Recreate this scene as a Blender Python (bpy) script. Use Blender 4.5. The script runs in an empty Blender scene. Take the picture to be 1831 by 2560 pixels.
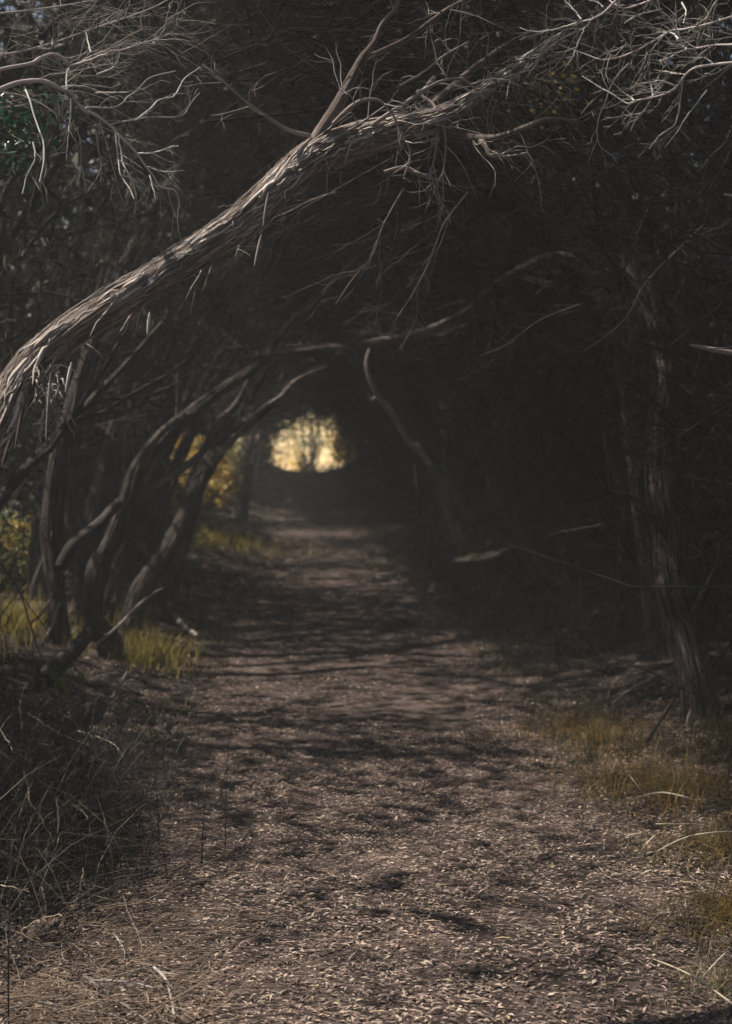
import bpy, math
import numpy as np

# ------------------------------------------------------------------ camera
F, HOR, CX, CY, CAMZ = 3555.6, 1150.0, 915.5, 1280.0, 1.5      # photograph pixels (1831 x 2560), 50 mm lens
PITCH = math.atan((CY - HOR) / F)
scene = bpy.context.scene
COL = scene.collection
cam_data = bpy.data.cameras.new('camera')
cam = bpy.data.objects.new('camera', cam_data)
COL.objects.link(cam)
scene.camera = cam
cam_data.sensor_fit = 'VERTICAL'
cam_data.sensor_height = 36.0
cam_data.lens = 50.0
cam_data.clip_start = 0.05
cam_data.clip_end = 2000.0
cam.location = (0, 0, CAMZ)
cam.rotation_euler = (math.pi / 2 - PITCH, 0, 0)
cam_data.dof.use_dof = True
cam_data.dof.focus_distance = 4.6
cam_data.dof.aperture_fstop = 3.2

# ------------------------------------------------------------------ world, sun, exposure
SUN = np.array([-0.50, 0.18, 0.85])
SUN /= np.linalg.norm(SUN)
SUN_EL = math.asin(SUN[2])
SUN_AZ = math.atan2(SUN[0], SUN[1])
world = bpy.data.worlds.new('World')
scene.world = world
world.use_nodes = True
wn, wl = world.node_tree.nodes, world.node_tree.links
wn.clear()
wo = wn.new('ShaderNodeOutputWorld')
wb = wn.new('ShaderNodeBackground')
ws = wn.new('ShaderNodeTexSky')
ws.sky_type = 'NISHITA'
ws.sun_disc = False
ws.sun_elevation = SUN_EL
ws.sun_rotation = SUN_AZ
wb.inputs['Strength'].default_value = 0.05
wl.new(ws.outputs[0], wb.inputs[0])
wl.new(wb.outputs[0], wo.inputs[0])
sun_data = bpy.data.lights.new('sun', 'SUN')
sun_data.energy = 5.0
sun_data.angle = math.radians(0.55)
sun_data.color = (1.0, 0.90, 0.78)
sun = bpy.data.objects.new('sun', sun_data)
COL.objects.link(sun)
from mathutils import Vector
sun.rotation_euler = Vector((-SUN[0], -SUN[1], -SUN[2])).to_track_quat('-Z', 'Y').to_euler()
vs = scene.view_settings
scene.display_settings.display_device = 'sRGB'
vs.view_transform = 'Standard'
vs.look = 'None'
vs.exposure = 0.8
vs.gamma = 1.0
vs.use_curve_mapping = False
scene.render.engine = 'CYCLES'
scene.cycles.max_bounces = 6
scene.cycles.diffuse_bounces = 4
scene.cycles.transmission_bounces = 4
scene.cycles.transparent_max_bounces = 8
scene.cycles.use_denoising = True
scene.cycles.sample_clamp_indirect = 4.0

HAZE = 0.0042
RNG = np.random.default_rng(20)

# ------------------------------------------------------------------ photograph pixel -> place
CAM = np.array([0, 0, CAMZ])
FWD = np.array([0, math.cos(PITCH), -math.sin(PITCH)])
UPV = np.array([0, math.sin(PITCH), math.cos(PITCH)])
RGT = np.array([1.0, 0, 0])


def ray(px, py):
    return RGT * ((px - CX) / F) + UPV * ((CY - py) / F) + FWD


def P(px, py, D):
    d = ray(px, py)
    return CAM + d * (D / d[1])


def path_c(y):
    y = np.asarray(y, float)
    return 0.05 - 0.045 * np.log1p(np.exp((y - 8.0) / 1.5)) * 1.5


def sstep(a, b, x):
    t = np.clip((x - a) / (b - a), 0, 1)
    return t * t * (3 - 2 * t)


def wav(x, y, s=1.0):
    x, y = x * s, y * s
    return (np.sin(x * 1.3 + 1.7 * np.sin(y * 0.9)) + np.sin(y * 1.7 + 1.1 * np.sin(x * 1.2 + 2)) +
            0.6 * np.sin(x * 3.1 - y * 2.3 + 0.5) + 0.5 * np.sin(x * 2.2 + y * 4.1 + 1.3)) / 3.1


def ground_z(x, y):
    x, y = np.asarray(x, float), np.asarray(y, float)
    d = x - path_c(y)
    ad = np.abs(d)
    z = 0.22 * sstep(0.9, 2.6, ad) + 0.25 * sstep(2.6, 9, ad)
    z = z + (0.008 + 0.03 * sstep(0.9, 1.6, ad)) * wav(x, y, 2.1) + 0.02 * wav(x, y, 0.6)
    k = sstep(34, 56, y) * (1 - sstep(56, 64, y))
    z = z + 1.0 * k + k * (0.17 * np.clip(d, 0, 3.5) ** 2 + 0.10 * np.clip(-d, 0, 3.5) ** 2)
    z = z - 0.6 * sstep(57, 66, y) + 6.0 * sstep(66, 104, y)
    return z


def G(px, py, h=0.0):
    """where the line of sight through a pixel meets the ground (raised by h)"""
    d = ray(px, py)
    t = (CAMZ - h) / max(1e-4, -d[2])
    for _ in range(12):
        p = CAM + d * t
        t += 0.8 * (p[2] - float(ground_z(p[0], p[1])) - h) / max(1e-3, -d[2])
        t = min(max(t, 1.0), 58.0)
    return CAM + d * t


# ------------------------------------------------------------------ openings in the canopy: sunlit spots of the place
LIT = []


def lit(p, r, soft=0.0):
    LIT.append((np.asarray(p, float), r, soft))


SPOTS = []


def openness(x, y):
    """how open the canopy is above the ground point that the sun reaches through it"""
    d = x - path_c(y)
    o = 0.79 * sstep(11, 6, y) + 0.64 * sstep(6, 11, y) * (1 - 0.55 * sstep(30, 36, y))
    o = o * (1 - 0.75 * sstep(1.0 - 0.35 * sstep(7, 11, y), 2.2 - 0.7 * sstep(7, 11, y), np.abs(d)))
    o = o * (1 - 0.9 * np.exp(-((x + 1.5) / 0.55) ** 2 - ((y - 6.0) / 1.5) ** 2))
    for (px, py, _), r, v in SPOTS:
        o = o + (v - o) * np.exp(-(((x - px) / r) ** 2 + ((y - py) / (r * 1.2)) ** 2))
    return np.clip(o + 0.10 * wav(x, y, 0.55), 0, 0.97)


def shade_keep(C, canopy=False):
    """True where a leaf or twig at C stays; False where it would close one of the gaps the sun comes through"""
    keep = np.ones(len(C), bool)
    j = RNG.uniform(0.75, 1.2, len(C))
    t0 = C[:, 2] / SUN[2]
    if not canopy:
        keep &= RNG.random(len(C)) >= np.clip((openness(C[:, 0] - SUN[0] * t0, C[:, 1] - SUN[1] * t0) - 0.6) * 2.3, 0, 0.9)
    else:
        keep &= RNG.random(len(C)) >= openness(C[:, 0] - SUN[0] * t0, C[:, 1] - SUN[1] * t0)
    for p, r, soft in LIT:
        d = C - p
        t = d @ SUN
        q = np.linalg.norm(d - t[:, None] * SUN, axis=1)
        keep &= ~((t > 0.25) & (q < r * j) & (RNG.random(len(C)) >= soft))
    return keep


# ------------------------------------------------------------------ materials
def new_mat(name):
    m = bpy.data.materials.new(name)
    m.use_nodes = True
    n, l = m.node_tree.nodes, m.node_tree.links
    n.clear()
    out = n.new('ShaderNodeOutputMaterial')
    return m, n, l, out


def ramp(n, l, fac, stops):
    r = n.new('ShaderNodeValToRGB')
    cr = r.color_ramp
    while len(cr.elements) < len(stops):
        cr.elements.new(0.5)
    for e, (p, c) in zip(cr.elements, stops):
        e.position = p
        e.color = (*c, 1)
    l.new(fac, r.inputs[0])
    return r.outputs[0]


def noise(n, l, vec, scale, detail=4, rough=0.6, dist=0.0):
    t = n.new('ShaderNodeTexNoise')
    t.inputs['Scale'].default_value = scale
    t.inputs['Detail'].default_value = detail
    t.inputs['Roughness'].default_value = rough
    t.inputs['Distortion'].default_value = dist
    if vec is not None:
        l.new(vec, t.inputs['Vector'])
    return t.outputs['Fac']


def bark_mat(name, dark, mid, light, fibre=7.0, bump=0.6, moss=0.0):
    m, n, l, out = new_mat(name)
    at = n.new('ShaderNodeAttribute')
    at.attribute_name = 'bark'
    b = n.new('ShaderNodeBsdfPrincipled')
    f1 = noise(n, l, at.outputs['Vector'], fibre, 5, 0.65, 0.4)
    f2 = noise(n, l, at.outputs['Vector'], fibre * 3.1, 3, 0.6, 0.2)
    geo = n.new('ShaderNodeTexCoord')
    f3 = noise(n, l, geo.outputs['Object'], 5.0, 3, 0.5)
    mx = n.new('ShaderNodeMath')
    mx.operation = 'MULTIPLY_ADD'
    l.new(f2, mx.inputs[0])
    mx.inputs[1].default_value = 0.45
    l.new(f1, mx.inputs[2])
    mx2 = n.new('ShaderNodeMath')
    mx2.operation = 'MULTIPLY_ADD'
    l.new(f3, mx2.inputs[0])
    mx2.inputs[1].default_value = 0.3
    l.new(mx.outputs[0], mx2.inputs[2])
    col = ramp(n, l, mx2.outputs[0], [(0.62, dark), (0.86, mid), (1.08, light)])
    # positions above 1 are clipped by the ramp, so rescale
    rs = n.new('ShaderNodeMath')
    rs.operation = 'MULTIPLY'
    rs.inputs[1].default_value = 0.8
    l.new(mx2.outputs[0], rs.inputs[0])
    cr = col.node.color_ramp
    cr.elements[0].position, cr.elements[1].position, cr.elements[2].position = 0.54, 0.70, 0.84
    l.new(rs.outputs[0], col.node.inputs[0])
    l.new(col, b.inputs['Base Color'])
    b.inputs['Roughness'].default_value = 0.85
    b.inputs['Specular IOR Level'].default_value = 0.2
    bp = n.new('ShaderNodeBump')
    bp.inputs['Strength'].default_value = bump
    bp.inputs['Distance'].default_value = 0.01
    l.new(mx.outputs[0], bp.inputs['Height'])
    l.new(bp.outputs[0], b.inputs['Normal'])
    l.new(b.outputs[0], out.inputs[0])
    return m


def twig_mat(name, c0, c1):
    m, n, l, out = new_mat(name)
    b = n.new('ShaderNodeBsdfDiffuse')
    at = n.new('ShaderNodeAttribute')
    at.attribute_name = 'tint'
    tc = n.new('ShaderNodeTexCoord')
    f = noise(n, l, tc.outputs['Object'], 9.0, 3)
    a = n.new('ShaderNodeMath')
    a.operation = 'MULTIPLY_ADD'
    l.new(f, a.inputs[0])
    a.inputs[1].default_value = 0.6
    l.new(at.outputs['Fac'], a.inputs[2])
    mid = tuple((p + q) / 2 for p, q in zip(c0, c1))
    col = ramp(n, l, a.outputs[0], [(0.2, c0), (0.7, mid), (1.0, c1)])
    l.new(col, b.inputs[0])
    l.new(b.outputs[0], out.inputs[0])
    return m


def leaf_mat(name, stops, trans=0.35, rough=0.6):
    m, n, l, out = new_mat(name)
    at = n.new('ShaderNodeAttribute')
    at.attribute_name = 'tint'
    col = ramp(n, l, at.outputs['Fac'], stops)
    b = n.new('ShaderNodeBsdfPrincipled')
    l.new(col, b.inputs['Base Color'])
    b.inputs['Roughness'].default_value = rough
    b.inputs['Specular IOR Level'].default_value = 0.25
    if trans:
        t = n.new('ShaderNodeBsdfTranslucent')
        l.new(col, t.inputs[0])
        mx = n.new('ShaderNodeMixShader')
        mx.inputs[0].default_value = trans
        l.new(b.outputs[0], mx.inputs[1])
        l.new(t.outputs[0], mx.inputs[2])
        l.new(mx.outputs[0], out.inputs[0])
    else:
        l.new(b.outputs[0], out.inputs[0])
    return m


def soil_mat(name, c0, c1, c2, fleck):
    m, n, l, out = new_mat(name)
    tc = n.new('ShaderNodeTexCoord')
    b = n.new('ShaderNodeBsdfPrincipled')
    big = noise(n, l, tc.outputs['Object'], 0.9, 4, 0.6)
    fine = noise(n, l, tc.outputs['Object'], 38, 5, 0.7)
    vo = n.new('ShaderNodeTexVoronoi')
    vo.inputs['Scale'].default_value = 45
    vo.inputs['Randomness'].default_value = 1
    mp = n.new('ShaderNodeMapping')
    mp.inputs['Scale'].default_value = (0.8, 1.9, 1)
    nd = n.new('ShaderNodeVectorMath')
    nd.operation = 'ADD'
    nz = n.new('ShaderNodeTexNoise')
    nz.inputs['Scale'].default_value = 12
    l.new(tc.outputs['Object'], nz.inputs['Vector'])
    sc = n.new('ShaderNodeVectorMath')
    sc.operation = 'SCALE'
    sc.inputs['Scale'].default_value = 0.08
    l.new(nz.outputs['Color'], sc.inputs[0])
    l.new(tc.outputs['Object'], nd.inputs[0])
    l.new(sc.outputs[0], nd.inputs[1])
    l.new(nd.outputs[0], mp.inputs['Vector'])
    l.new(mp.outputs[0], vo.inputs['Vector'])
    base = ramp(n, l, big, [(0.35, c0), (0.52, c1), (0.7, c2)])
    fk = ramp(n, l, vo.outputs['Color'], [(0.55, (0, 0, 0)), (0.75, (1, 1, 1))])
    sep = n.new('ShaderNodeMath')
    sep.operation = 'MULTIPLY'
    l.new(fk, sep.inputs[0])
    l.new(fine, sep.inputs[1])
    mix = n.new('ShaderNodeMix')
    mix.data_type = 'RGBA'
    l.new(sep.outputs[0], mix.inputs[0])
    l.new(base, mix.inputs[6])
    mix.inputs[7].default_value = (*fleck, 1)
    l.new(mix.outputs[2], b.inputs['Base Color'])
    b.inputs['Roughness'].default_value = 0.95
    b.inputs['Specular IOR Level'].default_value = 0.1
    bp = n.new('ShaderNodeBump')
    bp.inputs['Strength'].default_value = 0.7
    bp.inputs['Distance'].default_value = 0.02
    l.new(fine, bp.inputs['Height'])
    l.new(bp.outputs[0], b.inputs['Normal'])
    l.new(b.outputs[0], out.inputs[0])
    return m


M = {}
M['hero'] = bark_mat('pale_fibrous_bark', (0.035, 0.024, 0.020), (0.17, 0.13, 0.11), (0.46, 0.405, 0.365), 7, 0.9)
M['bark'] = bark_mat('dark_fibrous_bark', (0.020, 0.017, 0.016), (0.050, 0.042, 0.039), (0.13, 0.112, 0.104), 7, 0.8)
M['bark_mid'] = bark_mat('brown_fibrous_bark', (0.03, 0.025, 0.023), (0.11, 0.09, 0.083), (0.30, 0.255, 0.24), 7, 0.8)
M['bark_pale'] = bark_mat('weathered_bare_wood', (0.13, 0.105, 0.095), (0.30, 0.25, 0.23), (0.52, 0.45, 0.42), 7, 0.5)
M['strip'] = twig_mat('peeling_bark', (0.055, 0.038, 0.030), (0.58, 0.52, 0.47))
M['twig_pale'] = twig_mat('dry_grey_twig', (0.13, 0.118, 0.105), (0.38, 0.355, 0.325))
M['twig_bright'] = twig_mat('bare_pale_twig', (0.32, 0.30, 0.28), (0.70, 0.67, 0.63))
M['twig'] = twig_mat('brown_grey_twig', (0.05, 0.043, 0.039), (0.17, 0.148, 0.135))
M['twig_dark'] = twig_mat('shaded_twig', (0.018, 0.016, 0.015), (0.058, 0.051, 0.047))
M['fibre_dark'] = twig_mat('dark_bark_fibre', (0.022, 0.018, 0.017), (0.13, 0.108, 0.10))
M['stalk_pale'] = twig_mat('pale_dry_stalk', (0.38, 0.32, 0.23), (0.72, 0.64, 0.50))
M['straw'] = twig_mat('dry_brown_stem', (0.09, 0.062, 0.046), (0.34, 0.265, 0.205))
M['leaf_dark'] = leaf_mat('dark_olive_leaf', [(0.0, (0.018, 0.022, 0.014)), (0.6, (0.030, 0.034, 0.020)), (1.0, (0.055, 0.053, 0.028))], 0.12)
M['leaf_shade'] = leaf_mat('shade_black_leaf', [(0.0, (0.010, 0.008, 0.007)), (0.8, (0.018, 0.015, 0.012)), (1.0, (0.05, 0.04, 0.03))], 0.05)  # dry leaves, blackened to carry the deep shade of the left hollow
M['leaf_green'] = leaf_mat('deep_green_leaf', [(0.0, (0.015, 0.05, 0.028)), (0.7, (0.03, 0.10, 0.055)), (0.97, (0.06, 0.15, 0.08)), (1.0, (0.25, 0.12, 0.03))], 0.25, 0.35)
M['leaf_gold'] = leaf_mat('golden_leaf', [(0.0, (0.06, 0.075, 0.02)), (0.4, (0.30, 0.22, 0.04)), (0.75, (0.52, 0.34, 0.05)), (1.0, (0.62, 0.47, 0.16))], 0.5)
M['leaf_bright'] = leaf_mat('glare_yellow_leaf', [(0.0, (0.48, 0.33, 0.06)), (0.5, (0.86, 0.60, 0.15)), (1.0, (0.93, 0.84, 0.54))], 0.6)  # yellow foliage paled so the colour itself carries the glare
M['leaf_sage'] = leaf_mat('grey_green_leaf', [(0.0, (0.08, 0.12, 0.07)), (0.6, (0.24, 0.29, 0.17)), (1.0, (0.42, 0.44, 0.28))], 0.45)
M['leaf_olive'] = leaf_mat('yellow_green_leaf', [(0.0, (0.05, 0.07, 0.02)), (0.6, (0.16, 0.17, 0.05)), (1.0, (0.30, 0.24, 0.07))], 0.4)
M['leaf_fresh'] = leaf_mat('fresh_green_leaf', [(0.0, (0.05, 0.11, 0.02)), (1.0, (0.16, 0.26, 0.05))], 0.4)
M['litter'] = leaf_mat('dry_fallen_leaf', [(0.0, (0.075, 0.052, 0.045)), (0.35, (0.23, 0.168, 0.145)), (0.7, (0.40, 0.305, 0.255)), (0.95, (0.62, 0.52, 0.43)), (1.0, (0.55, 0.42, 0.22))], 0.15)
M['grass_gold'] = leaf_mat('rusty_grass', [(0.0, (0.028, 0.038, 0.010)), (0.3, (0.085, 0.065, 0.014)), (0.6, (0.19, 0.11, 0.016)), (0.78, (0.28, 0.155, 0.022)), (0.86, (0.09, 0.06, 0.035)), (1.0, (0.38, 0.29, 0.16))], 0.3)
M['grass_olive'] = leaf_mat('dry_olive_grass', [(0.0, (0.045, 0.05, 0.02)), (0.5, (0.13, 0.11, 0.05)), (1.0, (0.33, 0.26, 0.15))], 0.3)
M['grass_shade'] = leaf_mat('shade_black_grass', [(0.0, (0.010, 0.008, 0.007)), (0.7, (0.020, 0.016, 0.012)), (0.95, (0.055, 0.042, 0.03)), (1.0, (0.18, 0.14, 0.10))], 0.05)  # dry grass, the shade of the left hollow put into its colour
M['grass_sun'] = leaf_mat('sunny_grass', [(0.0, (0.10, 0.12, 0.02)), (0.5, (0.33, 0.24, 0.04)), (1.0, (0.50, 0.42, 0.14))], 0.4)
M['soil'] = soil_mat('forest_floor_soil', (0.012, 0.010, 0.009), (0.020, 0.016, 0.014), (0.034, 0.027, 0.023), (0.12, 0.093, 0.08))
M['bank'] = soil_mat('glare_straw_ground', (0.62, 0.44, 0.17), (0.78, 0.60, 0.30), (0.88, 0.76, 0.50), (0.90, 0.82, 0.62))  # straw tone pushed toward white for the glare of the tunnel end
M['bone'] = bark_mat('sunlit_pale_wood', (0.34, 0.28, 0.27), (0.58, 0.50, 0.48), (0.76, 0.68, 0.66), 7, 0.5)  # pale wood, lightened further in place of sunlight it does not catch
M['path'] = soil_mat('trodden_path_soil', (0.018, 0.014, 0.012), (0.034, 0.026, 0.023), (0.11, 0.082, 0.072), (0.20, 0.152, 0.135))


# ------------------------------------------------------------------ mesh helpers
def raw_mesh(name, V, faces, k, attrs=None, smooth=True):
    """V (n,3); faces (m,k) index array"""
    me = bpy.data.meshes.new(name)
    V = np.asarray(V, np.float32)
    Fc = np.asarray(faces, np.int32)
    me.vertices.add(len(V))
    me.vertices.foreach_set('co', V.ravel())
    me.loops.add(Fc.size)
    me.loops.foreach_set('vertex_index', Fc.ravel())
    me.polygons.add(len(Fc))
    me.polygons.foreach_set('loop_start', np.arange(0, Fc.size, k, dtype=np.int32))
    me.polygons.foreach_set('use_smooth', np.full(len(Fc), smooth, bool))
    for nm, (ty, arr) in (attrs or {}).items():
        a = me.attributes.new(nm, ty, 'POINT')
        a.data.foreach_set('vector' if ty == 'FLOAT_VECTOR' else 'value', np.asarray(arr, np.float32).ravel())
    me.update(calc_edges=True)
    return me


def unit(v):
    return v / np.maximum(np.linalg.norm(v, axis=-1, keepdims=True), 1e-9)


def tubes(polys, sides=3):
    """polys: list of (pts (n,3), radii (n,)). Returns V, quads, attrs with the bark coordinate and a tint per tube"""
    by = {}
    for p, r in polys:
        by.setdefault(len(p), []).append((p, r))
    Vs, Fs, Bs, Ts, off = [], [], [], [], 0
    ang = np.arange(sides) * 2 * np.pi / sides
    for n, lst in by.items():
        Pt = np.array([a for a, _ in lst], float)
        Rd = np.array([b for _, b in lst], float)
        m = len(lst)
        T = np.empty_like(Pt)
        T[:, 1:-1] = Pt[:, 2:] - Pt[:, :-2]
        T[:, 0] = Pt[:, 1] - Pt[:, 0]
        T[:, -1] = Pt[:, -1] - Pt[:, -2]
        T = unit(T)
        ref = np.where(np.abs(unit(Pt[:, -1] - Pt[:, 0])[:, 2:3]) > 0.8, np.array([[1.0, 0.1, 0]]), np.array([[0, 0.1, 1.0]]))
        U = unit(np.cross(T, ref[:, None, :]))
        W = np.cross(T, U)
        V = Pt[:, :, None, :] + Rd[:, :, None, None] * (np.cos(ang)[:, None] * U[:, :, None, :] + np.sin(ang)[:, None] * W[:, :, None, :])
        seg = np.linalg.norm(np.diff(Pt, axis=1), axis=2)
        L = np.concatenate([np.zeros((m, 1)), np.cumsum(seg, 1)], 1)
        sh = RNG.uniform(0, 50, (m, 1))
        B = np.empty((m, n, sides, 3))
        B[..., 0] = np.cos(ang)
        B[..., 1] = np.sin(ang)
        B[..., 2] = ((L + sh) * 0.9)[:, :, None]
        idx = off + np.arange(m * n * sides).reshape(m, n, sides)
        a, b = idx[:, :-1], idx[:, 1:]
        Fs.append(np.stack([a, np.roll(a, -1, 2), np.roll(b, -1, 2), b], -1).reshape(-1, 4))
        Vs.append(V.reshape(-1, 3))
        Bs.append(B.reshape(-1, 3))
        Ts.append(np.repeat(RNG.uniform(0, 0.75, m), n * sides))
        off += m * n * sides
    V = np.concatenate(Vs)
    return V, np.concatenate(Fs), {'bark': ('FLOAT_VECTOR', np.concatenate(Bs)), 'tint': ('FLOAT', np.concatenate(Ts))}


def leaves(C, size, aspect=0.4, up=None, bias=0.0, tint=None, fold=0.12, axis=None):
    """leaf quads at C: a folded rhombus each. Returns V, quads, attrs"""
    n = len(C)
    A = unit(RNG.normal(size=(n, 3))) if axis is None else unit(axis)
    Nn = RNG.normal(size=(n, 3))
    if up is not None:
        Nn = Nn * (1 - bias) + np.asarray(up) * bias * 2
    Bv = unit(np.cross(A, Nn))
    Nv = np.cross(Bv, A)
    s = np.broadcast_to(np.asarray(size, float), (n,))[:, None]
    V = np.empty((n, 4, 3))
    V[:, 0] = C - A * s * 0.5
    V[:, 1] = C + Bv * s * 0.5 * aspect + Nv * s * fold
    V[:, 2] = C + A * s * 0.5
    V[:, 3] = C - Bv * s * 0.5 * aspect + Nv * s * fold
    t = RNG.uniform(0, 1, n) if tint is None else tint
    return V.reshape(-1, 3), np.arange(n * 4).reshape(n, 4), {'tint': ('FLOAT', np.repeat(t, 4))}


def merge(*parts):
    Vs, Fs, At, off = [], [], {}, 0
    for V, Fc, at in parts:
        Vs.append(V)
        Fs.append(Fc + off)
        off += len(V)
    for k in parts[0][2]:
        if all(k in p[2] for p in parts):
            At[k] = (parts[0][2][k][0], np.concatenate([p[2][k][1] for p in parts]))
    return np.concatenate(Vs), np.concatenate(Fs), At


def put(name, geo, mat, parent=None, origin=None, kind=None, label=None, smooth=True):
    V, Fc, at = geo
    o0 = np.zeros(3) if origin is None else np.asarray(origin, float)
    if parent is not None:
        o0 = np.array(parent['at'])
        q = parent
        o0 = np.array(q['at'])
    me = raw_mesh(name, V - o0, Fc, Fc.shape[1], at, smooth)
    me.materials.append(mat)
    o = bpy.data.objects.new(name, me)
    COL.objects.link(o)
    if parent is not None:
        o.parent = parent
    else:
        o.location = o0
    o['at'] = [float(v) for v in o0]
    if kind:
        o['kind'] = kind
    if label:
        o['label'] = label
    return o


def tag(o, label, cat, group=None):
    o['label'] = label
    o['category'] = cat
    if group:
        o['group'] = group
    return o


def thing(name, at, label, cat, group=None):
    o = bpy.data.objects.new(name, None)
    COL.objects.link(o)
    o.location = [float(v) for v in at]
    o['at'] = [float(v) for v in at]
    o.empty_display_size = 0.1
    return tag(o, label, cat, group)


def spline(pts, n):
    """Catmull-Rom through pts (m,k), resampled to n points"""
    pts = np.asarray(pts, float)
    if len(pts) == 2:
        t = np.linspace(0, 1, n)[:, None]
        return pts[0] * (1 - t) + pts[1] * t
    q = np.vstack([2 * pts[0] - pts[1], pts, 2 * pts[-1] - pts[-2]])
    d = np.linalg.norm(np.diff(pts[:, :3], axis=0), axis=1)
    cum = np.concatenate([[0], np.cumsum(d)])
    s = np.linspace(0, cum[-1], n)
    i = np.clip(np.searchsorted(cum, s, 'right') - 1, 0, len(pts) - 2)
    t = ((s - cum[i]) / np.maximum(d[i], 1e-9))[:, None]
    p0, p1, p2, p3 = q[i], q[i + 1], q[i + 2], q[i + 3]
    return 0.5 * (2 * p1 + (p2 - p0) * t + (2 * p0 - 5 * p1 + 4 * p2 - p3) * t * t + (3 * p1 - p0 - 3 * p2 + p3) * t ** 3)


def trace(pts):
    """pixels with a distance and a width in pixels [(px, py, D, w)] -> (m,4) points with radii"""
    out = []
    for px, py, D, w in pts:
        out.append([*P(px, py, D), 0.5 * w * D / F])
    return np.array(out)


def frames(Pt):
    T = np.gradient(Pt, axis=0)
    T = unit(T)
    U = np.empty_like(T)
    u = np.cross(T[0], [0.1, 1.0, 0.2])
    u /= np.linalg.norm(u)
    for i in range(len(T)):
        u = u - T[i] * (u @ T[i])
        u /= np.linalg.norm(u)
        U[i] = u
    return T, U, np.cross(T, U)


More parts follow.
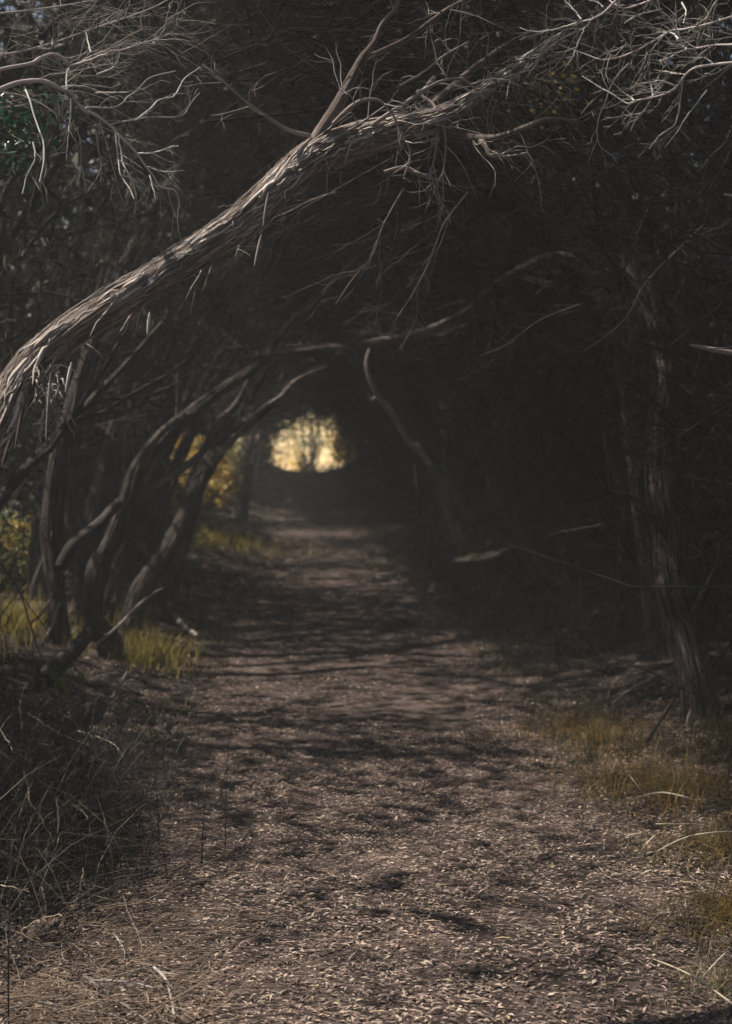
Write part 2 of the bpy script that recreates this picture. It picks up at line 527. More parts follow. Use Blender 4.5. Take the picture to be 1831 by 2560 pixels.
class Trunk:
    """a tapered, fluted, fibrous stem along a spline of (x, y, z, r)"""

    def __init__(self, ctl, step=0.03, sides=28, flute=0.10, wob=0.15, flare=0.0, seed=0):
        r = np.random.default_rng(seed + 100)
        L = np.linalg.norm(np.diff(ctl[:, :3], axis=0), axis=1).sum()
        n = max(8, int(L / step))
        S = spline(ctl, n)
        Pt, R = S[:, :3].copy(), np.maximum(S[:, 3], 0.001)
        s = np.linspace(0, L, n)
        for k in range(3):
            for a in range(2, 5):
                Pt[:, k] += wob * R * 0.5 * np.sin(s * a * 2.2 / max(0.3, L ** 0.5) + r.uniform(0, 6)) / a
        if flare:
            R = R * (1 + flare * np.exp(-s / 0.14))
        self.P, self.R, self.s, self.L = Pt, R, s, L
        self.T, self.U, self.W = frames(Pt)
        th = np.arange(sides) * 2 * np.pi / sides
        D = np.zeros((n, sides))
        for k in (2, 3, 5, 7, 9, 11, 14):
            if k * 2.4 > sides:
                continue
            ph = r.uniform(0, 6.28) + np.cumsum(r.normal(0, 0.10, n)) + s * r.uniform(-1.2, 1.2)
            am = (0.8 if k < 4 else 1.0) * (0.6 + 0.5 * np.sin(s * r.uniform(2, 7) + r.uniform(0, 6)))
            D += am[:, None] * np.cos(k * th + ph[:, None]) / (1.5 + 0.12 * k)
        D += r.normal(0, 0.35, (n, sides))
        self.D = 1 + flute * D
        self.th = th
        V = self.surf(np.arange(n)[:, None] * np.ones((1, sides)), np.broadcast_to(th, (n, sides)), 0, self.D)
        B = np.empty((n, sides, 3))
        B[..., 0] = np.cos(th)
        B[..., 1] = np.sin(th)
        B[..., 2] = (s * 0.9 + seed)[:, None]
        idx = np.arange(n * sides).reshape(n, sides)
        a, b = idx[:-1], idx[1:]
        Fq = np.stack([a, np.roll(a, -1, 1), np.roll(b, -1, 1), b], -1).reshape(-1, 4)
        self.geo = (V.reshape(-1, 3), Fq, {'bark': ('FLOAT_VECTOR', B.reshape(-1, 3))})

    def surf(self, i, th, lift, mul=1.0):
        i = np.asarray(i, float)
        k = np.clip(i, 0, len(self.P) - 1.001)
        j = k.astype(int)
        f = (k - j)[..., None]
        c = self.P[j] * (1 - f) + self.P[j + 1] * f
        u = self.U[j] * (1 - f) + self.U[j + 1] * f
        w = self.W[j] * (1 - f) + self.W[j + 1] * f
        r = (self.R[j] * (1 - f[..., 0]) + self.R[j + 1] * f[..., 0]) * mul + lift
        return c + r[..., None] * (np.cos(th)[..., None] * u + np.sin(th)[..., None] * w)

    def strips(self, n, lmin, lmax, width, loose=0.15, lift=0.003, seed=1, m=6, span=(0, 1)):
        """fibres of bark lying along the stem; some ends hang free. Returns a list of small meshes"""
        r = np.random.default_rng(seed)
        out = []
        per = len(self.P) / self.L
        for q in range(n):
            i0 = r.uniform(span[0], span[1]) * len(self.P)
            ln = r.uniform(lmin, lmax) * per
            i = i0 + np.linspace(0, ln, m) * (1 if r.random() < 0.5 else -1)
            t0 = r.uniform(0, 2 * np.pi)
            th = t0 + np.cumsum(r.normal(0, 0.07, m))
            lf = np.full(m, lift) + r.uniform(0, 0.004)
            lf[0] *= 0.3
            drop = np.zeros((m, 3))
            if r.random() < loose:
                e = np.linspace(0, 1, m) ** 2
                lf = lf + e * r.uniform(0.008, 0.05)
                drop[:, 2] = -e * r.uniform(0.0, 0.09)
            w = width * r.uniform(0.5, 1.4) * np.array([0.25, 0.8, 1, 0.9, 0.7, 0.15])[:m]
            dmul = self.Dmul(i, th)
            c = self.surf(i, th, lf, dmul) + drop
            cu = self.surf(i, th, lf + 0.18 * w, dmul) + drop
            side = unit(np.cross(np.gradient(c, axis=0), cu - c + 1e-6))
            V = np.stack([c - side * w[:, None] * 0.5, cu, c + side * w[:, None] * 0.5], 1)
            idx = np.arange(m * 3).reshape(m, 3)
            a, b = idx[:-1], idx[1:]
            Fq = np.concatenate([np.stack([a[:, k], a[:, (k + 1) % 3], b[:, (k + 1) % 3], b[:, k]], -1) for k in range(3)])
            out.append((V.reshape(-1, 3), Fq, {'tint': ('FLOAT', np.full(m * 3, r.uniform(0, 0.8)))}))
        return out

    def Dmul(self, i, th):
        j = np.clip(np.asarray(i).astype(int), 0, len(self.P) - 1)
        k = (np.round(np.mod(th, 2 * np.pi) / (2 * np.pi) * len(self.th)).astype(int)) % len(self.th)
        return self.D[j, k]

    def poly(self, n=24):
        ii = np.linspace(0, len(self.P) - 1, n).astype(int)
        return self.P[ii], self.R[ii]


def sprout(Pt, R, n, lmin, lmax, depth=1, bias=(0, 0, 0), spread=0.9, t0=0.15, rmin=0.0009, kink=0.17, kids=(3, 6), rscale=0.6, npt=6, g=None, rcap=0.0030):
    """side twigs along a line; returns a list of (pts, radii)"""
    g = g or RNG
    out = []
    L = np.concatenate([[0], np.cumsum(np.linalg.norm(np.diff(Pt, axis=0), axis=1))])
    bias = np.asarray(bias, float)
    for _ in range(n):
        s = L[-1] * (t0 + (1 - t0) * g.random())
        i = min(max(np.searchsorted(L, s) - 1, 0), len(Pt) - 2)
        f = (s - L[i]) / max(L[i + 1] - L[i], 1e-9)
        p = Pt[i] * (1 - f) + Pt[i + 1] * f
        r0 = (R[i] * (1 - f) + R[i + 1] * f) * rscale
        T = unit(Pt[i + 1] - Pt[i])
        w = g.normal(size=3)
        w -= T * (w @ T)
        w = unit(w)
        d = unit(T * (1 - 0.35 * spread) + w * spread * g.uniform(0.5, 1.1) + bias)
        ln = g.uniform(lmin, lmax) * (1 - 0.45 * s / L[-1])
        pts = np.empty((npt, 3))
        pts[0] = p
        for k in range(1, npt):
            d = unit(d + g.normal(size=3) * kink + bias * 0.22)
            pts[k] = pts[k - 1] + d * ln / (npt - 1) * g.uniform(0.7, 1.3)
        r0 = min(max(r0, rmin * 1.3), rcap)
        rr = np.linspace(r0, max(rmin, r0 * 0.3), npt)
        rr[-1] *= 0.6
        out.append((pts, rr))
        if depth > 1:
            out += sprout(pts, rr, int(g.integers(kids[0], kids[1] + 1)), lmin * 0.42, lmax * 0.45, depth - 1, bias, spread, 0.2, rmin, kink, kids, 0.8, npt, g, rcap)
    return out


def line(pts, n=14, jig=0.0):
    """a traced line (m,4) -> (pts, radii)"""
    S = spline(pts, n)
    q = S[:, :3].copy()
    if jig:
        q[1:-1] += RNG.normal(0, jig, (n - 2, 3))
    return q, np.maximum(S[:, 3], 0.0008)


# ================================================================== SETTING
def sheet(xs, ys, lift, edge=None):
    X, Y = np.meshgrid(xs, ys)
    if edge is not None:
        X = edge(X, Y)
    Z = ground_z(X, Y) + lift
    V = np.stack([X, Y, Z], -1)
    idx = np.arange(X.size).reshape(X.shape)
    Fq = np.stack([idx[:-1, :-1], idx[:-1, 1:], idx[1:, 1:], idx[1:, :-1]], -1).reshape(-1, 4)
    return V.reshape(-1, 3), Fq, {}


def graded(a, b, fine, coarse, lim):
    out, v = [a], a
    while v < b:
        v += fine if abs(v) < lim else coarse
        out.append(min(v, b))
    return np.array(out)


xs = np.concatenate([[-600, -300, -120, -60, -30], np.arange(-16, -5, 0.8), np.arange(-5, 5.01, 0.12), np.arange(5.8, 16.1, 0.8), [30, 60, 120, 300, 600]])
ys = np.concatenate([[-600, -300, -120, -60, -30, -15, -8], np.arange(-4, 16, 0.12), np.arange(16, 80, 0.45), [84, 90, 100, 130, 200, 400, 900]])
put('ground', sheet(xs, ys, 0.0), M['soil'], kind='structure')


def edge(U, Y):
    w = 1.02 + 0.10 * wav(Y * 1.0, U * 0 + 3, 1.1) + 0.05 * wav(Y, U * 0 + 9, 3.7)
    return path_c(Y) + U * w + 0.03 * np.sign(U) * wav(Y, U, 6.1) * (np.abs(U) > 0.85)


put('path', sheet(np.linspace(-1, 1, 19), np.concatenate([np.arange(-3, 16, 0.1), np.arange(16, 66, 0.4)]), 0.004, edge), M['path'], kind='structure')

put('glare_bank', sheet(np.arange(-16, 12.1, 0.5), np.concatenate([np.arange(61, 106, 0.5)]), 0.03), M['bank'], kind='structure')  # bank added to fill the tunnel end with brightness

# thin, even haze added under the trees to lift the blacks
def box(x0, x1, y0, y1, z0, z1):
    V = np.array([[x, y, z] for x in (x0, x1) for y in (y0, y1) for z in (z0, z1)], float)
    return V, np.array([[0, 1, 3, 2], [4, 6, 7, 5], [0, 4, 5, 1], [2, 3, 7, 6], [0, 2, 6, 4], [1, 5, 7, 3]]), {}


hz, hn, hl, hout = new_mat('added_thin_haze')
hv = hn.new('ShaderNodeVolumePrincipled')
hv.inputs['Density'].default_value = HAZE
hv.inputs['Color'].default_value = (0.9, 0.92, 0.9, 1)
hl.new(hv.outputs[0], hout.inputs['Volume'])
put('haze', box(-640, 640, -640, 940, -1.7, 19), hz, kind='stuff', smooth=False)

# ------------------------------------------------------------------ sunlit spots (gaps in the canopy above them)
for px, py, r, v in [(905, 1735, 0.62, 0.96), (640, 1660, 0.55, 0.86), (1120, 1640, 0.5, 0.8), (880, 1470, 0.8, 0.93), (820, 1370, 1.1, 0.93), (1000, 1320, 0.7, 0.6),
                     (375, 1640, 0.6, 0.96), (690, 1350, 0.9, 0.9), (540, 1400, 1.2, 0.93), (900, 2480, 0.9, 0.93), (330, 2470, 0.6, 0.93), (880, 1840, 0.7, 0.6), (900, 1570, 1.1, 0.5), (560, 1500, 1.2, 0.4),
                     (1300, 2430, 0.5, 0.75), (1620, 2380, 0.4, 0.9), (1750, 2150, 0.35, 0.85), (20, 1590, 0.7, 0.95), (1500, 1880, 0.35, 0.8),
                     (800, 1332, 1.5, 0.96), (800, 1362, 1.5, 0.96), (815, 1400, 1.3, 0.95), (840, 1440, 0.9, 0.93), (600, 1385, 1.2, 0.95), (1000, 1350, 0.9, 0.6)]:
    SPOTS.append((G(px, py), r, v))
for px, D, z, r in [(520, 36, 1.2, 1.5), (470, 39, 1.4, 1.3), (560, 38, 1.2, 1.2), (500, 33.5, 0.5, 1.0), (30, 14, 0.6, 0.6), (75, 15.5, 0.6, 0.6), (-30, 16, 0.6, 0.6), (60, 12.5, 0.3, 0.5)]:
    lit(P(px, HOR, D) * np.array([1, 1, 0]) + [0, 0, z], r)
lit(P(1400, 215, 12.5), 0.6)
lit(P(60, 310, 5), 0.24)
for px, py, D in [(130, 1830, 6.2), (60, 1930, 5.3), (200, 2210, 4.5), (250, 1840, 6.5)]:
    lit(P(px, py, D), 0.07)
HERO = [(-260, 1500, 3.75, 118), (-120, 1240, 3.8, 112), (0, 1058, 3.85, 106), (62, 944, 3.9, 96), (145, 855, 3.95, 86), (280, 765, 4.0, 82), (440, 664, 4.1, 80),
        (586, 568, 4.2, 82), (690, 475, 4.3, 86), (775, 402, 4.4, 92), (870, 358, 4.5, 88), (975, 330, 4.6, 74), (1085, 300, 4.75, 52), (1190, 240, 4.95, 32),
        (1290, 165, 5.2, 20), (1400, 90, 5.5, 13), (1530, 20, 5.8, 8)]
for px, py, D, w in HERO[1:11]:
    lit(P(px, py, D), 0.26)


def hole_hw(y, side):
    y = np.asarray(y, float)
    return np.where(side < 0, 1.85 - 0.35 * sstep(9, 14, y) + 0.4 * sstep(18, 30, y) + 0.35 * sstep(42, 54, y), 1.85 + 0.55 * sstep(14, 30, y) - 1.0 * sstep(40, 56, y))


def arch(q, a, y):
    """a point round the tunnel: q = 1 on its inner face, a = 0 right ground .. pi left ground"""
    side = np.where(np.cos(a) < 0, -1, 1)
    x = path_c(y) + hole_hw(y, side) * q * np.cos(a)
    ht = 2.75 + 0.1 * np.sin(y * 0.7)
    gz = ground_z(path_c(y), y)
    return np.stack([x, y, gz + ht * q * np.sin(a)], -1)


# sight lines past the trunks on the left to the sunny clearing beside the track
SIGHT = []


def in_sight(C):
    """True where a thicket twig would crowd a traced trunk from the track side"""
    bad = np.zeros(len(C), bool)
    d = C - CAM
    yy = np.maximum(d[:, 1], 0.1)
    px = CX + F * d[:, 0] / yy
    py = HOR - F * d[:, 2] / yy
    for q, D, w in SIGHT:
        bad |= ((px[:, None] - q[:, 0]) ** 2 + (py[:, None] - q[:, 1]) ** 2 < w * w).any(1) & (yy < D)
    return bad & (RNG.random(len(C)) < 0.85)


def left_gap(C):
    """True where the scrub is open on the left: two natural gaps between the trunks"""
    d = C - CAM
    yy = np.maximum(d[:, 1], 0.1)
    px = CX + F * d[:, 0] / yy
    py = HOR - F * d[:, 2] / yy
    g1 = (px > -60) & (px < 118) & (py > 1290) & (py < 1660) & (yy > 9)
    g2 = (px > 425) & (px < 600) & (py > 1085) & (py < 1420) & (yy > 12) & (d[:, 0] < -1.2)
    return g1 | g2


# ================================================================== TREES TRACED FROM THE PHOTOGRAPH
def tree(name, ctl, mat, label, group=None, sides=24, step=0.04, flute=0.10, flare=0.5, seed=0, strips=0, swid=0.006, cat='tree', wob=0.3, strip_len=(0.1, 0.45)):
    tk = Trunk(ctl, step, sides, flute, wob, flare, seed)
    t = thing(name, ctl[0, :3], label, cat, group)
    put('trunk', tk.geo, mat, t)
    if strips:
        put('bark_fibres', merge(*tk.strips(strips, strip_len[0], strip_len[1], swid, 0.12, 0.001, seed + 5)), M['strip'] if mat is M['hero'] else M['fibre_dark'], t, kind='stuff')
    return t, tk


def limb(parent, ctl, mat, sides=10, step=0.04, flute=0.08, seed=0, name='limb'):
    tk = Trunk(ctl, step, sides, flute, 0.2, 0, seed)
    put(name, tk.geo, mat, parent)
    return tk


# ---- the big leaning tree in front
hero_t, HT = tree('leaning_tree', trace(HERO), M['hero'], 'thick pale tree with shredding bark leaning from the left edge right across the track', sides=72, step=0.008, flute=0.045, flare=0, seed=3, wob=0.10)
for g_ in HT.strips(270, 0.04, 0.20, 0.011, 0.09, 0.0003, 11, span=(0.12, 0.8)):
    put('bark_strip', g_, M['strip'], hero_t)
put('bark_fibres', merge(*HT.strips(2200, 0.015, 0.12, 0.0045, 0.05, 0.0002, 12, span=(0.1, 0.9))), M['strip'], hero_t, kind='stuff')
# long loose strips that hang clear of the stem
for px, py, D, L_ in [(672, 480, 4.2, 0.10), (655, 585, 4.15, 0.09), (977, 425, 4.45, 0.085), (375, 780, 3.95, 0.06), (128, 930, 3.85, 0.18), (150, 960, 3.85, 0.12), (60, 1010, 3.8, 0.12), (180, 905, 3.88, 0.08), (30, 1090, 3.75, 0.08), (1110, 480, 4.7, 0.07)]:
    a = P(px, py, D - 0.08)
    r_ = np.random.default_rng(int(px))
    pp = a + np.stack([np.linspace(0, -0.02 + r_.uniform(-.015, .015), 6), np.zeros(6), -np.linspace(0, L_, 6)], -1)
    put('bark_strip', tubes([(pp, np.array([.0015, .004, .0045, .004, .003, .0006]))], 4), M['strip'], hero_t)
# shaggy knot low on the stem
kn = []
kc = P(120, 990, 3.86)
for i in range(90):
    d = unit(RNG.normal(size=3) + np.array([0.3, -0.6, -0.5]))
    p0 = kc + RNG.normal(0, 0.022, 3) * np.array([1, .5, 1.6])
    pts = p0 + np.cumsum(np.vstack([np.zeros(3), d * 0.014 + RNG.normal(0, .005, 3), d * 0.012 + RNG.normal(0, .007, 3) + [0, 0, -.006], d * 0.01 + RNG.normal(0, .007, 3) + [0, 0, -.01]]), 0)
    kn.append((pts, np.array([.002, .0024, .002, .0008])))
put('shaggy_knot', tubes(kn, 4), M['strip'], hero_t, kind='stuff')
HL = [
    [(770, 395, 4.4, 40), (800, 340, 4.42, 36), (845, 265, 4.45, 32), (880, 195, 4.48, 26), (905, 145, 4.5, 20), (935, 105, 4.52, 13), (955, 60, 4.55, 10), (990, 20, 4.55, 9), (1005, -20, 4.55, 8)],
    [(905, 150, 4.5, 16), (955, 128, 4.55, 14), (1020, 95, 4.6, 13), (1075, 55, 4.7, 12), (1120, 22, 4.8, 10), (1180, -8, 4.9, 8)],
    [(775, 340, 4.4, 11), (720, 325, 4.35, 11), (665, 290, 4.3, 9), (605, 245, 4.25, 7), (545, 190, 4.2, 5), (505, 160, 4.2, 4)],
    [(835, 310, 4.4, 12), (870, 275, 4.35, 13), (905, 252, 4.3, 11), (945, 250, 4.3, 8), (970, 270, 4.3, 6), (990, 300, 4.3, 5), (1003, 335, 4.3, 5)],
    [(1080, 320, 4.8, 34), (1130, 335, 4.8, 30), (1190, 348, 4.75, 26), (1250, 345, 4.7, 22), (1320, 318, 4.65, 18), (1362, 300, 4.6, 12), (1400, 298, 4.6, 7), (1440, 303, 4.6, 4)],
    [(1195, 345, 4.75, 16), (1215, 365, 4.7, 12), (1228, 390, 4.68, 8), (1275, 390, 4.65, 6), (1322, 381, 4.6, 4)],
    [(1085, 195, 5.0, 12), (1060, 225, 4.9, 10), (1045, 232, 4.85, 9), (1085, 262, 4.8, 8), (1097, 300, 4.75, 8), (1112, 330, 4.7, 7), (1114, 380, 4.7, 5), (1108, 440, 4.7, 4), (1110, 500, 4.7, 3)],
    [(1100, 305, 4.75, 7), (1092, 350, 4.7, 6), (1085, 400, 4.7, 5), (1068, 450, 4.7, 4)],
    [(995, 320, 4.5, 7), (1010, 345, 4.45, 6), (1025, 375, 4.45, 6), (1022, 410, 4.45, 4), (1010, 440, 4.45, 3)],
    [(960, 430, 4.7, 9), (1010, 420, 4.7, 12), (1060, 440, 4.7, 12), (1092, 425, 4.7, 6)],
    [(870, 360, 4.5, 12), (950, 300, 4.5, 12), (1040, 240, 4.5, 10), (1100, 205, 4.55, 9), (1160, 200, 4.6, 7), (1210, 245, 4.6, 5)],
    [(850, 340, 4.42, 7), (900, 310, 4.4, 6), (950, 275, 4.38, 5), (985, 250, 4.35, 4)],
    [(950, 345, 4.6, 30), (1040, 290, 4.8, 26), (1120, 230, 5.0, 22), (1200, 160, 5.2, 16), (1270, 110, 5.4, 12), (1340, 70, 5.5, 8)],
    [(1000, 215, 4.6, 6), (1060, 180, 4.65, 6), (1110, 140, 4.7, 6), (1170, 105, 4.8, 4)],
]
tw = []
for i, l_ in enumerate(HL):
    c_ = trace(l_)
    k_ = limb(hero_t, c_, M['hero'] if i in (0, 1, 4, 12) else M['bark_pale'], 12 if l_[0][3] > 12 else 7, 0.012, 0.06, 40 + i)
    pt, rr = k_.poly(16)
    tw += sprout(pt, rr, 6 if i < 2 else 5, 0.12, 0.34, 2, (0.0, -0.05, -0.05), 0.9, 0.25, 0.0008, 0.17, (1, 3))
pt, rr = HT.poly(60)
tw += sprout(pt[36:], rr[36:] * 0.12, 46, 0.14, 0.5, 2, (0.15, 0.0, -0.25), 1.0, 0.0, 0.0008, 0.17, (2, 4))
put('twigs', tubes(tw, 4), M['twig_pale'], hero_t, kind='stuff')

# ---- the leaning group of trunks left of the track
LT = []
LT.append(('tea_tree', [(286, 1690, 10.0, 62), (272, 1600, 10, 55), (240, 1560, 10, 52), (236, 1480, 10, 50), (248, 1408, 10.1, 47), (275, 1365, 10.1, 46), (310, 1270, 10.2, 44), (345, 1170, 10.3, 42), (400, 1095, 10.4, 38), (475, 1035, 10.6, 33), (560, 972, 10.7, 27), (640, 918, 10.8, 22), (690, 850, 10.9, 18), (735, 795, 10.9, 16), (800, 745, 10.9, 14), (850, 690, 10.9, 12), (930, 620, 11, 10), (1020, 560, 11.1, 8), (1120, 520, 11.2, 6)], 'dark forked tree leaning right in a long curve beside the golden grass tuft'))
LT.append(('tea_tree', [(300, 1640, 10.8, 52), (352, 1480, 10.9, 50), (415, 1392, 11, 50), (462, 1300, 11.1, 46), (500, 1200, 11.2, 40), (560, 1110, 11.4, 34), (630, 1045, 11.6, 30), (690, 990, 11.9, 24), (745, 945, 12.2, 18), (830, 905, 12.6, 10)], 'dark trunk slanting right in front of the yellow bushes on the left'))
LT.append(('tea_tree', [(150, 1640, 10.3, 52), (140, 1500, 10.3, 46), (126, 1380, 10.4, 44), (128, 1260, 10.5, 42), (150, 1130, 10.6, 38), (190, 980, 10.8, 33), (240, 840, 11, 28), (300, 680, 11.4, 22), (380, 520, 12, 15), (470, 380, 12.6, 10)], 'upright dark trunk at the far left behind the fallen log'))
LT.append(('tea_tree', [(215, 1600, 11.6, 40), (205, 1450, 11.7, 36), (225, 1300, 11.8, 34), (262, 1150, 12, 32), (300, 1010, 12.2, 28), (330, 890, 12.5, 25), (390, 740, 13, 20), (480, 600, 13.6, 14), (590, 470, 14.2, 9)], 'thin dark trunk rising between the upright trunk and the forked one'))
g_ = np.random.default_rng(77)
STEMS = []
for i in range(26):
    b = (g_.uniform(85, 380), g_.uniform(11.2, 17.5))
    w = g_.uniform(16, 34)
    ln_ = g_.uniform(40, 150)
    STEMS.append([(b[0], HOR + F * 1.42 / b[1], b[1], w * 1.2), (b[0] + g_.normal(0, 10), 1500 - (b[1] - 11) * 18, b[1], w), (b[0] + ln_ * .25 + g_.normal(0, 12), 1300, b[1] + .1, w * .9), (b[0] + ln_ * .6 + g_.normal(0, 16), 1080, b[1] + .2, w * .8), (b[0] + ln_ * 1.1, 860, b[1] + .4, w * .7), (b[0] + ln_ * 1.7, 660, b[1] + .7, w * .5), (b[0] + ln_ * 2.4, 480, b[1] + 1, w * .3)])
for i in range(14):
    b = (g_.uniform(170, 430), g_.uniform(12.5, 21))
    w = g_.uniform(12, 26)
    e = g_.uniform(260, 430)
    STEMS.append([(b[0], HOR + F * 1.42 / b[1], b[1], w * 1.2), (b[0] + e * .10, HOR + F * 0.9 / b[1], b[1], w), (b[0] + e * .28 + g_.normal(0, 14), 1180, b[1] + .1, w * .9), (b[0] + e * .5 + g_.normal(0, 16), 1010, b[1] + .2, w * .8), (b[0] + e * .74, 860, b[1] + .4, w * .65), (b[0] + e, 720, b[1] + .7, w * .5), (b[0] + e * 1.3, 590, b[1] + 1, w * .3)])
for i, pts in enumerate(STEMS):
    t, tk = tree('tea_tree', trace(pts), M['bark'], 'thin dark stem in the packed clump behind the forked trunk' if i < 26 else 'thin dark stem leaning far right behind the slanting trunk', 'thin stems behind the forked trunk', 12, 0.08, 0.13, 0.4, 500 + i, 40, 0.014, strip_len=(0.2, 0.7), wob=0.8)
    pt, rr = tk.poly(14)
    put('twigs', tubes(sprout(pt, rr * 0.3, 10, 0.2, 0.8, 2, (0.1, 0, 0.1), 0.9, 0.1, 0.002, 0.2, (2, 3)), 3), M['twig_dark'], t, kind='stuff')
SIGHT.append((np.array([[1390, 225], [1350, 240], [1430, 215], [1400, 190]]), 12.2, 48))
trees_left = []
for nm, pts, lab in LT:
    SIGHT.append((spline([(a, b, c) for a, b, c, w in pts], 40)[:, :2], pts[0][2] - 0.2, 50))
for i, (nm, pts, lab) in enumerate(LT):
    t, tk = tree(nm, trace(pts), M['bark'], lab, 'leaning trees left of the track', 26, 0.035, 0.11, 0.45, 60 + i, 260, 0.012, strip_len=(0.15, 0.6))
    trees_left.append((t, tk))
    pt, rr = tk.poly(20)
    put('twigs', tubes(sprout(pt[5:], rr[5:] * 0.3, 16, 0.3, 1.0, 2, (0.2, 0, 0.05), 0.9, 0.1, 0.002, 0.2, (2, 4)), 4), M['twig'], t, kind='stuff')
limb(trees_left[0][0], trace([(150, 1420, 9.7, 30), (185, 1361, 9.8, 32), (246, 1312, 9.95, 30), (300, 1255, 10.1, 22)]), M['bark'], 12, 0.03, 0.1, 71)
limb(trees_left[0][0], trace([(336, 1256, 10.2, 14), (405, 1205, 10.3, 17), (452, 1174, 10.4, 18), (504, 1131, 10.5, 18), (529, 1085, 10.6, 17), (553, 1048, 10.7, 15), (590, 1010, 10.8, 12), (620, 950, 11, 8)]), M['bark_mid'], 12, 0.03, 0.1, 72)
limb(trees_left[1][0], trace([(540, 1140, 11.3, 18), (578, 1103, 11.3, 17), (621, 1062, 11.4, 16), (658, 1023, 11.5, 15), (700, 995, 11.6, 14), (725, 968, 11.7, 14), (750, 946, 11.8, 10), (820, 915, 12, 6)]), M['bark_mid'], 12, 0.03, 0.1, 73)
for px, py, D, r in [(450, 1174, 10.4, 0.10), (520, 1110, 10.5, 0.10), (690, 1000, 11.6, 0.10), (560, 972, 10.8, 0.08), (700, 850, 11.3, 0.08), (250, 1330, 10, 0.12), (215, 1560, 9.6, 0.1), (660, 880, 11.1, 0.06), (200, 1000, 10.7, 0.16), (160, 1090, 10.6, 0.08), (190, 960, 10.8, 0.12), (150, 1200, 10.5, .06), (295, 1610, 9, .06), (465, 1565, 11.5, .14),
                    (560, 600, 12, .25), (480, 480, 12, .2), (330, 560, 11.5, .2), (300, 720, 11, .15), (60, 640, 10, .2), (1200, 30, 12, .2), (560, 60, 10, .15),
                    (100, 330, 4.3, .2), (500, 200, 4.3, .15), (330, 120, 4.4, .2), (1380, 60, 4.4, .15), (1780, 240, 4.2, .15),
                    (280, 200, 4.2, .16), (160, 260, 4.2, .14), (390, 400, 4.2, .16), (200, 60, 4.2, .14), (60, 180, 4.2, .12), (430, 300, 4.2, .1), (1600, 200, 4.2, .16), (1750, 150, 4.2, .16), (1480, 120, 4.3, .12), (1690, 60, 4.2, .12), (1560, 250, 4.2, .1), (1790, 870, 5, .06), (950, 140, 4.5, .09), (850, 260, 4.45, .09), (1100, 330, 4.7, .09), (1250, 345, 4.7, .09)]:
    lit(P(px, py, D), r)

# ---- trunk by the far left edge of the track, and the bare white limb on the right
t, tk = tree('tea_tree', trace([(598, 1348, 33, 46), (608, 1260, 33, 34), (622, 1170, 33, 30), (640, 1100, 33, 28), (668, 1040, 33.5, 24), (720, 990, 34, 18), (790, 950, 34.5, 12)]), M['bark'], 'slim dark trunk beside the track just left of the bright opening', 'leaning trees left of the track', 18, 0.08, 0.1, 0.8, 80)
limb(t, trace([(655, 1075, 32.8, 16), (645, 1110, 32.7, 15), (632, 1160, 32.7, 12)]), M['bark_pale'], 8, 0.08, 0.1, 81)
t, tk = tree('bare_tree', trace([(1075, 1160, 20.2, 10), (1050, 1130, 20.1, 14), (1020, 1099, 20, 14), (981, 1037, 20, 14), (945, 990, 20, 13), (925, 945, 20, 12), (917, 905, 20, 9), (925, 870, 20, 6)]), M['bone'], 'pale bare crooked limb sloping down beside the right of the bright opening', None, 12, 0.05, 0.06, 0.3, 82)
limb(t, trace([(1150, 1360, 20.6, 30), (1120, 1270, 20.5, 24), (1098, 1200, 20.3, 20), (1068, 1150, 20.2, 17), (1040, 1110, 20.1, 12)]), M['bark_pale'], 10, 0.05, 0.1, 85, 'trunk')
limb(t, trace([(945, 990, 20, 8), (928, 1000, 20, 6), (920, 985, 20, 4)]), M['bark_pale'], 7, 0.05, 0.05, 83)
limb(t, trace([(1052, 1290, 20, 10), (1045, 1220, 20, 9), (1040, 1160, 20, 7)]), M['bark'], 7, 0.05, 0.05, 84)
for px, py in [(935, 960), (960, 1010), (990, 1050), (1025, 1100), (1060, 1145)]:
    lit(P(px, py, 20), 0.35)
SIGHT.append((spline([(925, 870, 0), (917, 905, 0), (945, 990, 0), (1020, 1099, 0), (1071, 1156, 0)], 24)[:, :2], 19.7, 40))
SIGHT.append((spline([(a, b, c) for a, b, c, w in OT[:12]], 30)[:, :2], 7.5, 60) if 'OT' in globals() else SIGHT[-1])
SIGHT.append((spline([(1500, 760, 0), (1409, 645, 0), (1227, 727, 0), (1097, 818, 0), (910, 862, 0), (690, 885, 0)], 30)[:, :2], 9.8, 55))
SIGHT.append((np.array([[1125, 1290], [1125, 1230], [1122, 1170], [1115, 1100], [1105, 1040], [1050, 1250], [1045, 1190]]), 30, 36))
SIGHT.append((spline([(336, 1256, 0), (452, 1174, 0), (529, 1085, 0), (620, 950, 0), (750, 946, 0), (830, 900, 0)], 30)[:, :2], 10, 45))

# ---- right-hand tree
OT = [(1757, 1872, 7.6, 96), (1752, 1800, 7.6, 84), (1737, 1690, 7.6, 82), (1718, 1612, 7.65, 78), (1699, 1537, 7.7, 76), (1680, 1462, 7.7, 74), (1673, 1387, 7.75, 72), (1669, 1312, 7.8, 70), (1656, 1237, 7.8, 68), (1648, 1162, 7.9, 64), (1650, 1060, 8, 60), (1665, 940, 8.1, 52), (1640, 800, 8.3, 44), (1580, 660, 8.5, 36), (1490, 540, 8.8, 28), (1380, 440, 9.2, 20), (1250, 360, 9.6, 12)]
t, tk = tree('shaggy_tree', trace(OT), M['bark_mid'], 'shaggy dark trunk standing at the right edge behind the rusty grass', None, 40, 0.02, 0.10, 0.5, 90, 900, 0.011, strip_len=(0.15, 0.7))
for g_ in tk.strips(60, 0.15, 0.6, 0.016, 0.25, 0.004, 93, span=(0.03, 0.6)):
    put('bark_strip', g_, M['twig'], t)
